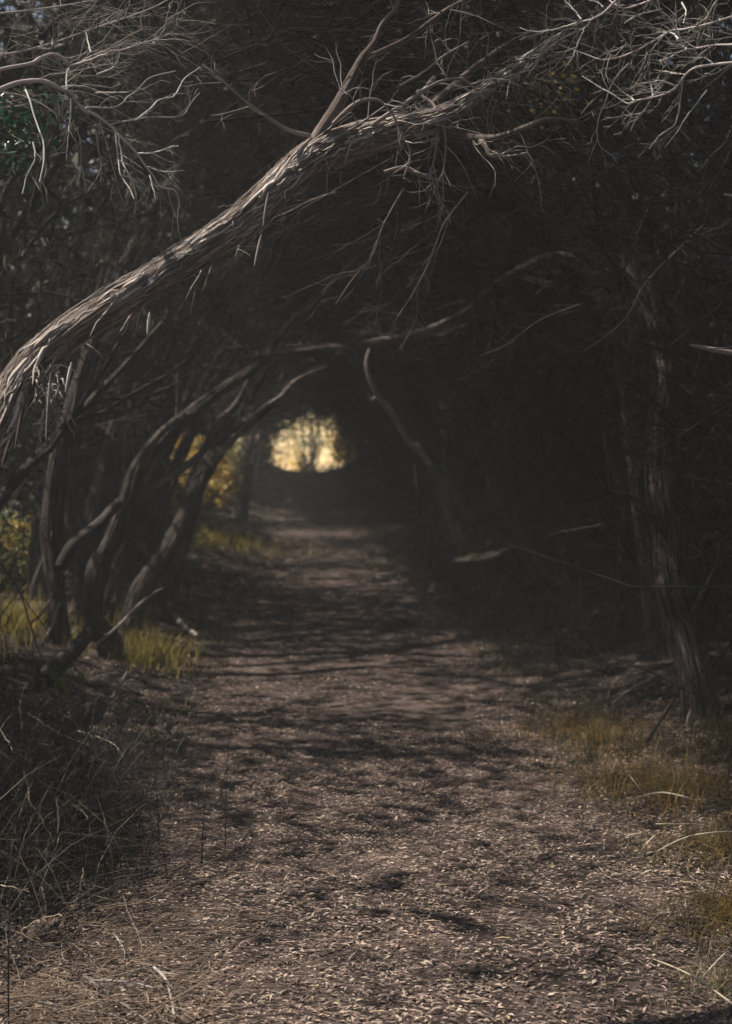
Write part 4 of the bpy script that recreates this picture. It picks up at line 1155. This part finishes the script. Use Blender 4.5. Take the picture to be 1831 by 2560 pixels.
# golden specks high on the right, and green leaves at the left edge
t = thing('leafy_branch', P(1380, 240, 12.5), 'sprig of golden leaves glinting in the dark thicket at the upper right', 'branch')
C = np.array([P(RNG.normal(1390, 45), RNG.normal(225, 32), 12.5 + RNG.normal(0, 0.2)) for _ in range(120)])
put('leaf_spray', leaves(C, RNG.uniform(0.03, 0.06, len(C)), 0.7), M['leaf_gold'], t, kind='stuff')
put('stem', tubes([(np.linspace(P(1330, 330, 12.6), P(1450, 170, 12.5), 6), np.linspace(.012, .004, 6))], 5), M['twig'], t)
lit(P(1400, 215, 12.5), 0.22)
t = thing('leafy_branch', P(-40, 420, 5.0), 'branch of glossy deep green leaves hanging at the left edge', 'branch')
st = []
for i in range(16):
    a, b = P(-40 + RNG.uniform(-20, 20), RNG.uniform(230, 420), 5.2), P(RNG.uniform(20, 150), RNG.uniform(225, 470), 5.0 + RNG.normal(0, .1))
    k = np.linspace(0, 1, 6)[:, None]
    st.append((a * (1 - k) + b * k + RNG.normal(0, .012, (6, 3)) + np.array([0, 0, .05]) * np.sin(k * 3.1), np.linspace(.004, .0015, 6)))
put('stem', tubes(st, 4), M['twig'], t)
nl = 0
for p_, r_ in st:
    for j in range(13):
        k = RNG.uniform(0.15, 1)
        c = p_[0] * (1 - k) + p_[-1] * k + RNG.normal(0, .022, 3)
        ax = unit(RNG.normal(size=3) + np.array([0.2, -0.1, -0.8]))
        nv = unit(np.cross(ax, unit(RNG.normal(size=3) + np.array([-.3, -.9, .4]))))
        up_ = np.cross(nv, ax)
        L_ = RNG.uniform(0.03, 0.05)
        u = np.array([0, .25, .55, .8, 1.0])
        wd = np.array([.08, .9, 1, .6, .05]) * L_ * 0.17
        cc = c + ax * (u * L_)[:, None] - up_ * (np.sin(u * 3.1) * L_ * -0.06)[:, None]
        V = np.stack([cc - nv * wd[:, None] + up_ * wd[:, None] * .3, cc, cc + nv * wd[:, None] + up_ * wd[:, None] * .3], 1).reshape(-1, 3)
        ix = np.arange(15).reshape(5, 3)
        Fq = np.concatenate([np.stack([ix[:-1, m], ix[:-1, m + 1], ix[1:, m + 1], ix[1:, m]], -1) for m in (0, 1)])
        put('leaf', (V, Fq, {'tint': ('FLOAT', np.full(15, RNG.random()))}), M['leaf_green'], t)
lit(P(60, 310, 5), 0.10)


# ================================================================== GRASS
def blades(base, h, w, lean, n_seg=4, tint=None, dirbias=None):
    n = len(base)
    az = RNG.uniform(0, 2 * np.pi, n)
    d = np.stack([np.cos(az), np.sin(az), np.zeros(n)], -1)
    if dirbias is not None:
        d = unit(d + np.asarray(dirbias))
    s = np.stack([-d[:, 1], d[:, 0], np.zeros(n)], -1)
    H = h * RNG.uniform(0.25, 1.45, n)
    Ln = lean * RNG.uniform(0.2, 1.5, n)
    W = w * RNG.uniform(0.6, 1.4, n)
    k = np.linspace(0, 1, n_seg)
    V = np.empty((n, n_seg, 2, 3))
    for j, u in enumerate(k):
        c = base + d * (H * Ln * u ** 1.8)[:, None] + np.array([0, 0, 1.0]) * (H * (u - 0.45 * np.minimum(Ln, 1.6) * u ** 2.4))[:, None]
        ww = (W * (1 - u) ** 0.6 * 0.5 + 0.0002)[:, None]
        V[:, j, 0] = c - s * ww
        V[:, j, 1] = c + s * ww
    idx = np.arange(n * n_seg * 2).reshape(n, n_seg, 2)
    Fq = np.stack([idx[:, :-1, 0], idx[:, :-1, 1], idx[:, 1:, 1], idx[:, 1:, 0]], -1).reshape(-1, 4)
    t = RNG.random(n) if tint is None else tint
    return V.reshape(-1, 3), Fq, {'tint': ('FLOAT', np.repeat(t, n_seg * 2))}


def gpts(x, y):
    return np.stack([x, y, ground_z(x, y)], -1)


def disc(c, rx, ry, n):
    a = RNG.uniform(0, 2 * np.pi, n)
    r = np.minimum(np.abs(RNG.normal(0, 0.72, n)), 1.3) * (1 + 0.35 * np.sin(3 * a + c[0] * 9) + 0.2 * np.sin(7 * a + c[1] * 5))
    return gpts(c[0] + np.cos(a) * r * rx, c[1] + np.sin(a) * r * ry)


# grass of both verges: one mass
n = 26000
y = 4 + 40 * RNG.random(n) ** 1.7
sd = np.where(RNG.random(n) < 0.5, -1, 1)
x = path_c(y) + sd * (0.95 + RNG.random(n) ** 1.4 * 1.6)
kp = wav(x, y, 1.6) + 0.6 * wav(x, y, 4.3) > -0.05
x, y = x[kp], y[kp]
put('grass', blades(gpts(x, y), 0.085, 0.004, 0.9), M['grass_olive'], kind='stuff')
tag(bpy.data.objects['grass'], 'short dry olive grass thinly covering both verges of the track', 'grass')


n = 2500
y = 63 + 38 * RNG.random(n)
x = RNG.uniform(-14, 9, n)
put('sunny_grass', blades(gpts(x, y), 0.5, 0.06, 0.8), M['leaf_bright'], kind='stuff')
tag(bpy.data.objects['sunny_grass'], 'tall pale yellow grass on the bright bank added beyond the tunnel', 'grass')


def tussock(px, py, rx, ry, n, h, w, mat, lab, lean=0.7, group=None):
    c = G(px, py)
    t = tag(put('grass_tussock', blades(disc(c, rx * 1.5, ry * 1.5, int(n * 0.62)), h * 0.9, w * 0.75, lean * 1.35), M[mat], origin=c), lab, 'grass', group)
    return c


for x, y, h, lab, c_ in CREST:
    tag(put('grass_tussock', blades(gpts(x, y), h, 0.03, 0.7), M['grass_olive'], origin=on_ground(*c_)), lab, 'grass', 'grass tussocks on the crest')

GG = 'rusty grass tussocks on the right verge'
tussock(1500, 1860, 0.26, 0.35, 1500, 0.15, 0.0045, 'grass_gold', 'rust coloured grass tussock in front of the shaggy trunk', 0.9, GG)
tussock(1420, 1820, 0.20, 0.3, 900, 0.12, 0.0045, 'grass_gold', 'rust coloured grass tussock nearest the track in front of the shaggy trunk', 0.9, GG)
tussock(1700, 1990, 0.26, 0.3, 1800, 0.17, 0.004, 'grass_gold', 'olive and rust grass tussock right of the arched dry stalks', 1.0, GG)
tussock(1560, 1960, 0.2, 0.25, 900, 0.13, 0.004, 'grass_gold', 'olive and rust grass tussock among the arched dry stalks', 1.0, GG)
tussock(1810, 2130, 0.14, 0.2, 900, 0.13, 0.0032, 'grass_gold', 'rusty grass tussock at the right edge above the crossed stalks', 1.0, GG)
tussock(1815, 2300, 0.12, 0.16, 1000, 0.13, 0.003, 'grass_gold', 'dense rusty grass tussock at the right edge level with the crossed stalks', 1.0, GG)
tussock(1790, 2480, 0.12, 0.14, 500, 0.09, 0.003, 'grass_olive', 'sparse olive grass tussock in the bottom right corner', 1.0, GG)
tussock(1820, 1880, 0.12, 0.2, 500, 0.22, 0.004, 'grass_gold', 'thin green and rust grass tussock at the foot of the shaggy trunk', 0.6, GG)
GY = 'yellow grass tufts on the left verge'
tussock(375, 1655, 0.20, 0.35, 1500, 0.26, 0.006, 'grass_sun', 'sunlit yellow grass tuft right of the forked trunk', 0.6, GY)
tussock(520, 1360, 0.8, 1.6, 1800, 0.35, 0.014, 'grass_sun', 'sunny yellow grass patch at the foot of the slim trunk', 0.6, GY)
tussock(640, 1385, 0.4, 1.6, 700, 0.22, 0.012, 'grass_olive', 'pale dry grass patch in half shade right of the slim trunk', 0.7, GY)
tussock(15, 1575, 0.45, 0.9, 1700, 0.30, 0.008, 'grass_sun', 'sunny yellow grass at the left edge under the clearing bushes', 0.5, GY)
tussock(1060, 1350, 0.7, 2.5, 1200, 0.22, 0.014, 'grass_olive', 'pale dry grass patch on the right verge near the bare crooked limb', 0.8)
c = G(160, 1745)
t = thing('seedling', c, 'small bright green seedling beside the fallen log on the left', 'plant')
st, C = [], []
for i in range(7):
    d = unit(np.array([RNG.normal(0.15, .35), RNG.normal(0, .3), 1.0]))
    p_ = c + d * np.linspace(0, RNG.uniform(.14, .27), 6)[:, None] + RNG.normal(0, .004, (6, 3))
    st.append((p_, np.linspace(.003, .001, 6)))
    C += [p_[j] + RNG.normal(0, .014, 3) for j in RNG.integers(1, 6, 26)]
put('stem', tubes(st, 4), M['twig'], t)
put('foliage', leaves(np.array(C), RNG.uniform(.014, .028, len(C)), 0.55), M['leaf_fresh'], t)
lit(P(165, 1700, c[1]), 0.16)

# ================================================================== FALLEN WOOD
def wood(name, pts, lab, mat, cat='stick', group=None, h=0.012, sides=8, flute=0.05, D=None, tw=0, step=0.01):
    ctl = []
    for i, (px, py, w) in enumerate(pts):
        p = G(px, py, h) if D is None else P(px, py, D + 0.06 * i)
        ctl.append([*p, 0.5 * w * p[1] / F])
    ctl = np.array(ctl)
    tk = Trunk(ctl, step, sides, flute, 0.4, 0, int(pts[0][0] + pts[0][1]))
    if not tw:
        return tag(put(name, tk.geo, M[mat], origin=ctl[0, :3]), lab, cat, group)
    t = thing(name, ctl[0, :3], lab, cat, group)
    put('stem', tk.geo, M[mat], t)
    pt, rr = tk.poly(12)
    put('twigs', tubes(sprout(pt, rr * 0.7, tw, 0.05, 0.25, 2, (0, 0, 0.05), 0.9, 0.1, 0.001, 0.2, (1, 2)), 4), M['twig'], t, kind='stuff')
    return t


wood('fallen_log', [(-60, 1830, 60), (30, 1780, 58), (108, 1706, 54), (160, 1655, 46), (215, 1592, 34), (222, 1568, 16)], 'dark fallen log with a reddish worn end slanting up at the far left', 'bark', 'log', None, D=8.3, sides=22, flute=0.09, step=0.02)
wood('fallen_log', [(-80, 1630, 22), (0, 1626, 24), (30, 1622, 25), (58, 1618, 20), (62, 1612, 6)], 'grey sunlit log end at the left edge in front of the clearing bushes', 'bark_pale', 'log', None, D=10.2, sides=14, step=0.02)
wood('fallen_log', [(60, 1900, 70), (150, 1830, 62), (235, 1775, 50), (260, 1765, 20)], 'dark mossy log lying low in front of the dark hollow on the left', 'bark', 'log', None, D=7.0, sides=18, flute=0.09, step=0.02)
wood('bleached_branch', [(436, 1536, 8), (446, 1550, 15), (462, 1566, 13), (480, 1580, 13), (494, 1590, 9)], 'short bleached branch lying at the left edge of the track beside the yellow tuft', 'bark_pale', 'branch', None, 0.05)
wood('broken_branch', [(240, 1611, 8), (275, 1585, 9), (308, 1555, 9), (345, 1515, 9), (385, 1482, 5), (410, 1470, 3)], 'straight grey broken branch leaning against the forked trunk', 'bark_pale', 'branch', None, D=8.9, tw=5)
wood('broken_branch', [(77, 1558, 5), (100, 1540, 6), (120, 1510, 6), (135, 1480, 5), (143, 1448, 4)], 'thin pale curved twig standing in front of the upright left trunk', 'twig_pale', 'twig', None, D=8.6)
wood('broken_branch', [(105, 1615, 6), (122, 1580, 8), (134, 1550, 8), (146, 1515, 7), (152, 1508, 3)], 'grey forked stick standing beside the thin pale curved twig', 'bark_pale', 'stick', None, D=8.8, tw=2)
wood('broken_branch', [(34, 1246, 12), (48, 1220, 13), (58, 1205, 10), (66, 1185, 7), (72, 1172, 4)], 'bright white broken stub on the far left trunk', 'bark_pale', 'branch', None, D=8.5)
lit(P(50, 1215, 8.5), .08)
wood('broken_branch', [(280, 1745, 5), (300, 1715, 6), (318, 1680, 7)], 'short pale stick slanting up beside the foot of the forked trunk', 'bark_pale', 'stick', None, D=8.6)
wood('broken_branch', [(1640, 1690, 4), (1605, 1708, 6), (1565, 1732, 7), (1530, 1760, 4)], 'thin grey stick lying aslant before the shaggy trunk', 'bark_pale', 'stick', None, 0.05)
wood('broken_branch', [(1690, 1740, 7), (1660, 1790, 9), (1620, 1850, 9), (1590, 1900, 6)], 'dark stick leaning against the foot of the shaggy trunk', 'bark', 'stick', None, D=7.1)
wood('broken_branch', [(1735, 1770, 14), (1726, 1800, 18), (1722, 1840, 16)], 'pinkish broken stub at the foot of the shaggy trunk', 'bark_pale', 'stump', None, D=7.2)

GS = 'sticks lying on the track'
SK = [([(972, 2147), (1040, 2172), (1148, 2195), (1216, 2175)], 7, 'long curved brown stick lying across the middle of the track'), ([(1222, 2265), (1270, 2258), (1310, 2262)], 6, 'short curved stick right of the middle of the track'), ([(1235, 2470), (1290, 2435), (1352, 2397)], 8, 'straight brown stick slanting up to the right near the bottom of the track'),
      ([(975, 2308), (1040, 2330), (1085, 2345)], 5, 'thin stick near the centre of the track below the long curved one'), ([(606, 2158), (670, 2165), (731, 2183)], 6, 'thin pale stick left of the centre of the track'), ([(595, 2336), (640, 2320), (682, 2296)], 5, 'thin dark stick slanting across the left of the track'),
      ([(804, 2392), (850, 2372), (908, 2343)], 7, 'brown stick slanting up to the right at the left centre of the track'), ([(351, 2345), (460, 2385), (578, 2424)], 7, 'long pale stick at the edge of the brush on the left'), ([(1225, 2482), (1272, 2486)], 4, 'tiny white stick near the bottom of the track'),
      ([(1350, 2530), (1395, 2552), (1420, 2570)], 6, 'pale stick cut by the bottom edge right of centre'), ([(1500, 2285), (1535, 2283), (1600, 2300)], 6, 'pale curved stick at the right edge of the track'), ([(1606, 2338), (1640, 2295), (1670, 2285)], 6, 'grey forked stick at the right verge above the crossed stalks'),
      ([(1050, 2005), (1120, 2000), (1210, 1985)], 5, 'thin stick lying across the right of the track far up'), ([(1062, 1985), (1090, 2000)], 5, 'tiny stick lying on the middle of the track'), ([(920, 2510), (990, 2505), (1060, 2512)], 5, 'thin pale stick lying level near the bottom centre'), ([(690, 1965), (770, 1970), (840, 1985)], 5, 'thin pale stick on the left half of the track farther up'),
      ([(1395, 2305), (1410, 2350)], 5, 'short stick pointing at the viewer right of centre')]
for pts, w, lab in SK:
    n_ = len(pts)
    wood('stick', [(a, b, w * (1 - 0.35 * i / (n_ - 1))) for i, (a, b) in enumerate(pts)], lab, 'straw', 'stick', GS, 0.006, 6, 0.06)

GQ = 'dry stalks arching out of the right verge'


def z8(pts, y0):
    return [(1300 + a * 0.327, y0 + b * 0.327) for a, b in pts]


QS = [(z8([(1040, 1315), (1180, 1240), (1300, 1195), (1450, 1170), (1624, 1160), (1750, 1170)], 1700), 7, 'long pale stalk arching in low from the right edge'), (z8([(780, 1230), (830, 1190), (930, 1175), (1030, 1185)], 1700), 7, 'pale hooked stalk tip curling over the leaf litter on the right'),
      (z8([(930, 1300), (980, 1240), (1030, 1190)], 1700), 6, 'short pale stalk beside the hooked one'), (z8([(830, 930), (960, 880), (1090, 860), (1250, 890), (1350, 920)], 1700), 6, 'brown stalk arching over the rust coloured grass'), (z8([(660, 740), (770, 690), (900, 680), (960, 690)], 1700), 5, 'thin brown stalk bent over the grass farther back'),
      (z8([(800, 680), (870, 770), (950, 870)], 1700), 5, 'thin straight stalk slanting down through the rusty grass'), (z8([(1000, 605), (1130, 635), (1240, 690), (1370, 810)], 1700), 5, 'brown stalk arching down to the right before the shaggy trunk'), (z8([(1270, 780), (1400, 650), (1480, 610), (1600, 540)], 1700), 5, 'brown stalk slanting up to the right before the shaggy trunk'),
      (z8([(190, 545), (280, 530), (430, 545)], 1700), 5, 'pale dry stalk lying at the front of the rusty grass'), (z8([(1040, 1100), (1250, 1100), (1410, 1110)], 1700), 6, 'level pale stalk above the long arching one'),
      (z8([(1025, 820), (1200, 890), (1380, 985), (1624, 1160), (1720, 1230)], 2130), 9, 'thick white stalk crossing another in the lower right corner'), (z8([(1570, 770), (1440, 910), (1310, 1110)], 2130), 6, 'white stalk crossed by the thick one in the lower right corner'), (z8([(1170, 240), (1260, 230), (1400, 250), (1600, 340)], 2130), 6, 'pale arched stalk by the grass at the right edge'), (z8([(1420, 1145), (1460, 1090), (1490, 1060)], 2130), 5, 'short pale stalk below the crossed pair')]
for i, (pts, w, lab) in enumerate(QS):
    n_ = len(pts)
    w *= 0.7
    g_ = [G(a, b, 0.05 + 0.05 * math.sin(math.pi * j / (n_ - 1))) for j, (a, b) in enumerate(pts)]
    ctl = np.array([[*p, 0.5 * w * p[1] / F * (0.55 + 0.45 * j / (n_ - 1))] for j, p in enumerate(g_)])
    p_, r_ = line(ctl, 18)
    t = thing('dry_stalk', ctl[-1, :3], lab, 'stalk', GQ)
    put('stem', tubes([(p_, r_)], 6), M['stalk_pale' if w >= 4 else 'straw'], t)
    put('seed_sprig', tubes(sprout(p_, r_, 7, 0.02, 0.10, 1, (0, 0, -0.1), 0.7, 0.0, 0.0006, 0.15, (0, 0), 0.6, 5), 4), M['straw'], t, kind='stuff')

# ---- bush with shade-black foliage and dry stems at the left front, brushwood in the bottom left corner
GB = 'dry stems arching out of the dark hollow on the left'


def z9(pts, y0):
    return [(a * 0.3264, y0 + b * 0.3264) for a, b in pts]


BS = [(z9([(210, 95), (310, 165), (430, 240), (640, 330), (720, 370)], 1750), 6.4, 'pale kinked stem sloping down right over the dark hollow'), (z9([(-80, 330), (0, 400), (180, 520), (330, 640), (430, 750), (560, 900), (620, 1000)], 1750), 5.3, 'long brown stem arching right across the dark hollow'), (z9([(585, 235), (760, 250), (950, 295)], 1750), 6.6, 'upper of two reddish stems pointing at the track'),
      (z9([(600, 240), (760, 290), (880, 345), (940, 440)], 1750), 6.5, 'lower of two reddish stems pointing at the track'), (z9([(185, 550), (215, 700), (235, 795), (320, 910), (420, 1090)], 1750), 5.1, 'thin stem bending down in the middle of the dark hollow'), (z9([(160, 0), (155, 100), (175, 220)], 1750), 6.0, 'short upright pale stem at the top of the dark hollow'),
      (z9([(435, 760), (450, 950), (440, 1100), (360, 1318)], 1750), 5.0, 'stem hanging straight down from the long brown one'), (z9([(840, 1170), (1000, 1120), (1200, 1075)], 1750), 5.4, 'thin stem lying level at the edge of the track on the left'), (z9([(560, 800), (660, 890), (690, 1000), (660, 1200), (640, 1318)], 1750), 5.1, 'curved stem dropping at the right of the dark hollow'),
      (z9([(-40, 160), (0, 225), (65, 320), (90, 390)], 1750), 5.6, 'short pale stem at the left edge of the dark hollow'), (z9([(90, 395), (180, 440), (265, 480)], 1750), 5.6, 'short stem continuing right from the pale one at the left edge'), (z9([(640, 120), (600, 340), (520, 470)], 2130), 4.6, 'curved upright stem with a green leaf above the brushwood'),
      (z9([(-60, 240), (0, 255), (150, 280), (270, 330)], 2130), 4.5, 'pale stem sloping in from the left edge above the brushwood'), (z9([(-60, 545), (0, 570), (170, 630), (340, 720)], 2130), 4.2, 'straight pale stem sloping in from the left edge over the brushwood'), (z9([(320, 270), (350, 400), (340, 520), (270, 550)], 2130), 4.4, 'hooked stem curling over the brushwood'),
      (z9([(-60, 740), (0, 700), (160, 610), (260, 540), (370, 490), (480, 490)], 2130), 4.25, 'withered leafy stem arching over the brushwood')]
for i, (pts, D, lab) in enumerate(BS):
    n_ = len(pts)
    ctl = trace([(a, b, D - 0.05 * j, 4.4 * (1 - 0.5 * j / (n_ - 1))) for j, (a, b) in enumerate(pts)])
    p_, r_ = line(ctl, 18, 0.002)
    t = thing('withered_stalk', ctl[0, :3], lab, 'stem', GB)
    put('stem', tubes([(p_, r_)], 6), M['stalk_pale' if i % 3 == 0 else 'straw'], t)
    put('twigs', tubes(sprout(p_, r_, 4, 0.05, 0.24, 2, (0.05, 0, -0.15), 0.8, 0.1, 0.0007, 0.18, (1, 2), 0.6), 4), M['twig'], t, kind='stuff')
    if i == 15:
        C = p_[RNG.integers(3, 18, 60)] + RNG.normal(0, .008, (60, 3)) - [0, 0, .012]
        put('withered_leaf', leaves(C, RNG.uniform(.015, .028, 60), 0.4, axis=np.array([0, 0, 1.]) + RNG.normal(0, .4, (60, 3))), M['litter'], t, kind='stuff')
# the bush itself: the hollow's shade is put into its near-black colours
bc = on_ground(-1.35, 5.3)
t = thing('dry_bush', bc, 'dry bush coloured near black for shade, crouching at the left edge of the track over a shadowy hollow', 'bush')
n = 80
az = RNG.uniform(0, 2 * np.pi, n)
st = []
for i in range(n):
    d = np.array([math.cos(az[i]) * 0.8 + 0.1, math.sin(az[i]) * 0.6, RNG.uniform(0.5, 1.3)])
    b0 = on_ground(bc[0] + RNG.normal(0, .30), bc[1] + RNG.normal(0, .55))
    L_ = RNG.uniform(0.3, 0.85)
    pts = [b0]
    for k in range(6):
        d = unit(unit(d) + np.array([0.03, 0, -0.16]) + RNG.normal(0, .1, 3))
        pts.append(pts[-1] + d * L_ / 6)
    st.append((np.array(pts), np.linspace(.0032, .001, 7)))
put('stem', tubes(st, 4), M['fibre_dark'], t, kind='stuff')
E = np.concatenate([p[2:6] for p, _ in st])
bl = np.stack([bc[0] - 0.1 + RNG.normal(0, .26, 2600), bc[1] + 0.1 + RNG.normal(0, .55, 2600)], -1)
put('dead_grass', blades(gpts(bl[:, 0], bl[:, 1]), 0.5, 0.0045, 1.25, 6), M['grass_shade'], t, kind='stuff')
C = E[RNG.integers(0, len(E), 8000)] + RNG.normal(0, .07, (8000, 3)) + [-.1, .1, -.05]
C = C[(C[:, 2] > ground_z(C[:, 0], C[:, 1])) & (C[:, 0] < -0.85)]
put('foliage', leaves(C, RNG.uniform(.03, .08, len(C)), 0.1), M['leaf_shade'], t)

# brushwood: countless small dead twigs in the corner
br = []
for i in range(1200):
    px, py = RNG.uniform(-60, 560), 2110 + 470 * RNG.random() ** 0.7
    if px > 330 + (py - 2100) * 0.45 + RNG.normal(0, 60):
        continue
    p = G(px, py, RNG.uniform(0.0, 0.07))
    a = RNG.normal(0.1, 0.8)
    d = np.array([math.cos(a), math.sin(a), RNG.normal(0, .25)])
    L_ = RNG.uniform(0.05, 0.16) * (1 + 1.6 * (RNG.random() < 0.3))
    pts = [p]
    for k in range(4):
        d = unit(d + RNG.normal(0, .16, 3) * np.array([1, 1, .5]))
        q = pts[-1] + d * L_ / 4
        q[2] = max(q[2], float(ground_z(q[0], q[1])) + 0.003)
        pts.append(q)
    br.append((np.array(pts), np.linspace(1, .5, 5) * RNG.uniform(.0006, .0023) ** 1.0))
put('brushwood', tubes(br, 4), M['straw'], kind='stuff')
tag(bpy.data.objects['brushwood'], 'mat of brown dead twigs covering the bottom left corner', 'brushwood')
GW = 'bigger dead twigs on top of the brushwood'
for pts, w, lab in [([(212, 2439), (268, 2483), (326, 2522), (375, 2558)], 7, 'pale twig running down to the right at the bottom left'), ([(225, 2450), (326, 2456), (385, 2470)], 7, 'pale level twig above the one running down to the right'), ([(98, 2505), (190, 2522), (294, 2540)], 7, 'long pale twig along the bottom left'), ([(297, 2440), (375, 2414)], 7, 'short twig slanting up right at the edge of the brushwood'),
                    ([(385, 2417), (418, 2456), (437, 2538)], 9, 'bent brown twig at the right edge of the brushwood'), ([(153, 2355), (157, 2391), (176, 2420)], 6, 'small upright pale twig in the brushwood'), ([(0, 2535), (70, 2505), (160, 2490)], 6, 'pale twig rising from the left edge near the bottom'), ([(285, 2333), (310, 2372), (312, 2400)], 6, 'reddish twig standing up in the brushwood'), ([(30, 2400), (70, 2385), (88, 2370)], 6, 'short pale twig near the left edge of the brushwood')]:
    n_ = len(pts)
    g_ = [G(a, b, 0.05) for a, b in pts]
    ctl = np.array([[*p, 0.5 * w * p[1] / F * (1 - 0.4 * j / (n_ - 1))] for j, p in enumerate(g_)])
    p_, r_ = line(ctl, 16, 0.0006)
    tag(put('dead_twig', tubes([(p_, r_)] + sprout(p_, r_, 5, 0.03, 0.1, 1, (0, 0, .1), 0.9, 0.1, 0.0008, 0.2, (0, 0), 0.6), 5), M['twig_pale'], origin=ctl[0, :3]), lab, 'twig', GW)

# ================================================================== LEAF LITTER
def litter_density(x, y):
    d = x - path_c(y)
    bare = 0.55 * np.exp(-((d - 0.35) / 0.38) ** 2) * sstep(-0.1, 0.5, wav(x * 1.1, y * 0.7, 1.3)) + 0.35 * np.exp(-(d / 0.5) ** 2) * sstep(7, 9, y)
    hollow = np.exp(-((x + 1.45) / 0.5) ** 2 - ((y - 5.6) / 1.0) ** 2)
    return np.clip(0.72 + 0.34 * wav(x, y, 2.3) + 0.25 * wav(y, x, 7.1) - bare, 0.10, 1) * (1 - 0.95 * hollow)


def litter(n, ylo, yhi, half, size, power=1.0, lift=0.004, asp=(0.16, 0.48)):
    y = ylo + (yhi - ylo) * RNG.random(n) ** power
    x = path_c(y) + RNG.uniform(-half, half, n)
    k = RNG.random(n) < litter_density(x, y)
    x, y = x[k], y[k]
    C = gpts(x, y)
    C[:, 2] += lift + RNG.uniform(0, 0.010, len(C))
    ax = np.stack([RNG.normal(0, 1, len(C)), RNG.normal(0, 0.75, len(C)), RNG.normal(0, 0.08, len(C))], -1)
    return leaves(C, size * RNG.uniform(0.35, 1.6, len(C)), RNG.uniform(asp[0], asp[1], (len(C), 1)), up=(0, 0, 1.0), bias=0.85, axis=ax, fold=0.07, tint=RNG.random(len(C)) ** 1.5)


put('leaf_litter', merge(
    litter(135000, 3.4, 8.0, 1.75, 0.0178, 1.15),
    litter(46000, 7.5, 16, 1.9, 0.024, 1.2),
    litter(26000, 15, 36, 2.3, 0.04, 1.2),
    litter(12000, 34, 57, 2.6, 0.075, 1.0),
    litter(9000, 3.4, 9.0, 1.75, 0.045, 1.1, 0.006, (0.05, 0.11))), M['litter'], kind='stuff')
tag(bpy.data.objects['leaf_litter'], 'small dry pinkish brown leaves strewn over the track and verges', 'leaf litter')
# the largest fallen leaves, one by one: a few meshes shared
shapes = []
for s in range(8):
    g = np.random.default_rng(500 + s)
    u = np.array([0, .22, .5, .78, 1.0])
    wd = np.array([.06, .8, 1, .65, .04]) * g.uniform(.09, .21)
    cc = np.stack([u - .5, 0.06 * np.sin(u * 3.1 + g.uniform(-1, 1)), 0.10 * np.sin(u * 3.1) * g.uniform(.3, 1.2)], -1)
    V = np.stack([cc - np.array([0, 1, -.4]) * wd[:, None], cc, cc + np.array([0, 1, .4]) * wd[:, None]], 1).reshape(-1, 3)
    ix = np.arange(15).reshape(5, 3)
    Fq = np.concatenate([np.stack([ix[:-1, m], ix[:-1, m + 1], ix[1:, m + 1], ix[1:, m]], -1) for m in (0, 1)])
    me = raw_mesh('fallen_leaf', V, Fq, 4, {'tint': ('FLOAT', np.full(15, g.uniform(.15, .9)))})
    me.materials.append(M['litter'])
    shapes.append(me)
for i in range(300):
    yy = 3.75 + 1.9 * RNG.random() ** 1.3
    xx = float(path_c(yy)) + RNG.uniform(-0.26, 0.26) * yy
    o = bpy.data.objects.new('fallen_leaf', shapes[i % 8])
    s = RNG.uniform(0.014, 0.029)
    o.location = (xx, yy, float(ground_z(xx, yy)) + 0.016)
    o.scale = (s, s, s)
    o.rotation_euler = (RNG.normal(0, .18), RNG.normal(0, .14), RNG.normal(0, 0.9))
    COL.objects.link(o)
    tag(o, 'small dry curled leaf lying loose on top of the near leaf litter', 'leaf', 'loose dry leaves on the near track')

for o in list(bpy.data.objects):
    if 'at' in o.keys():
        del o['at']
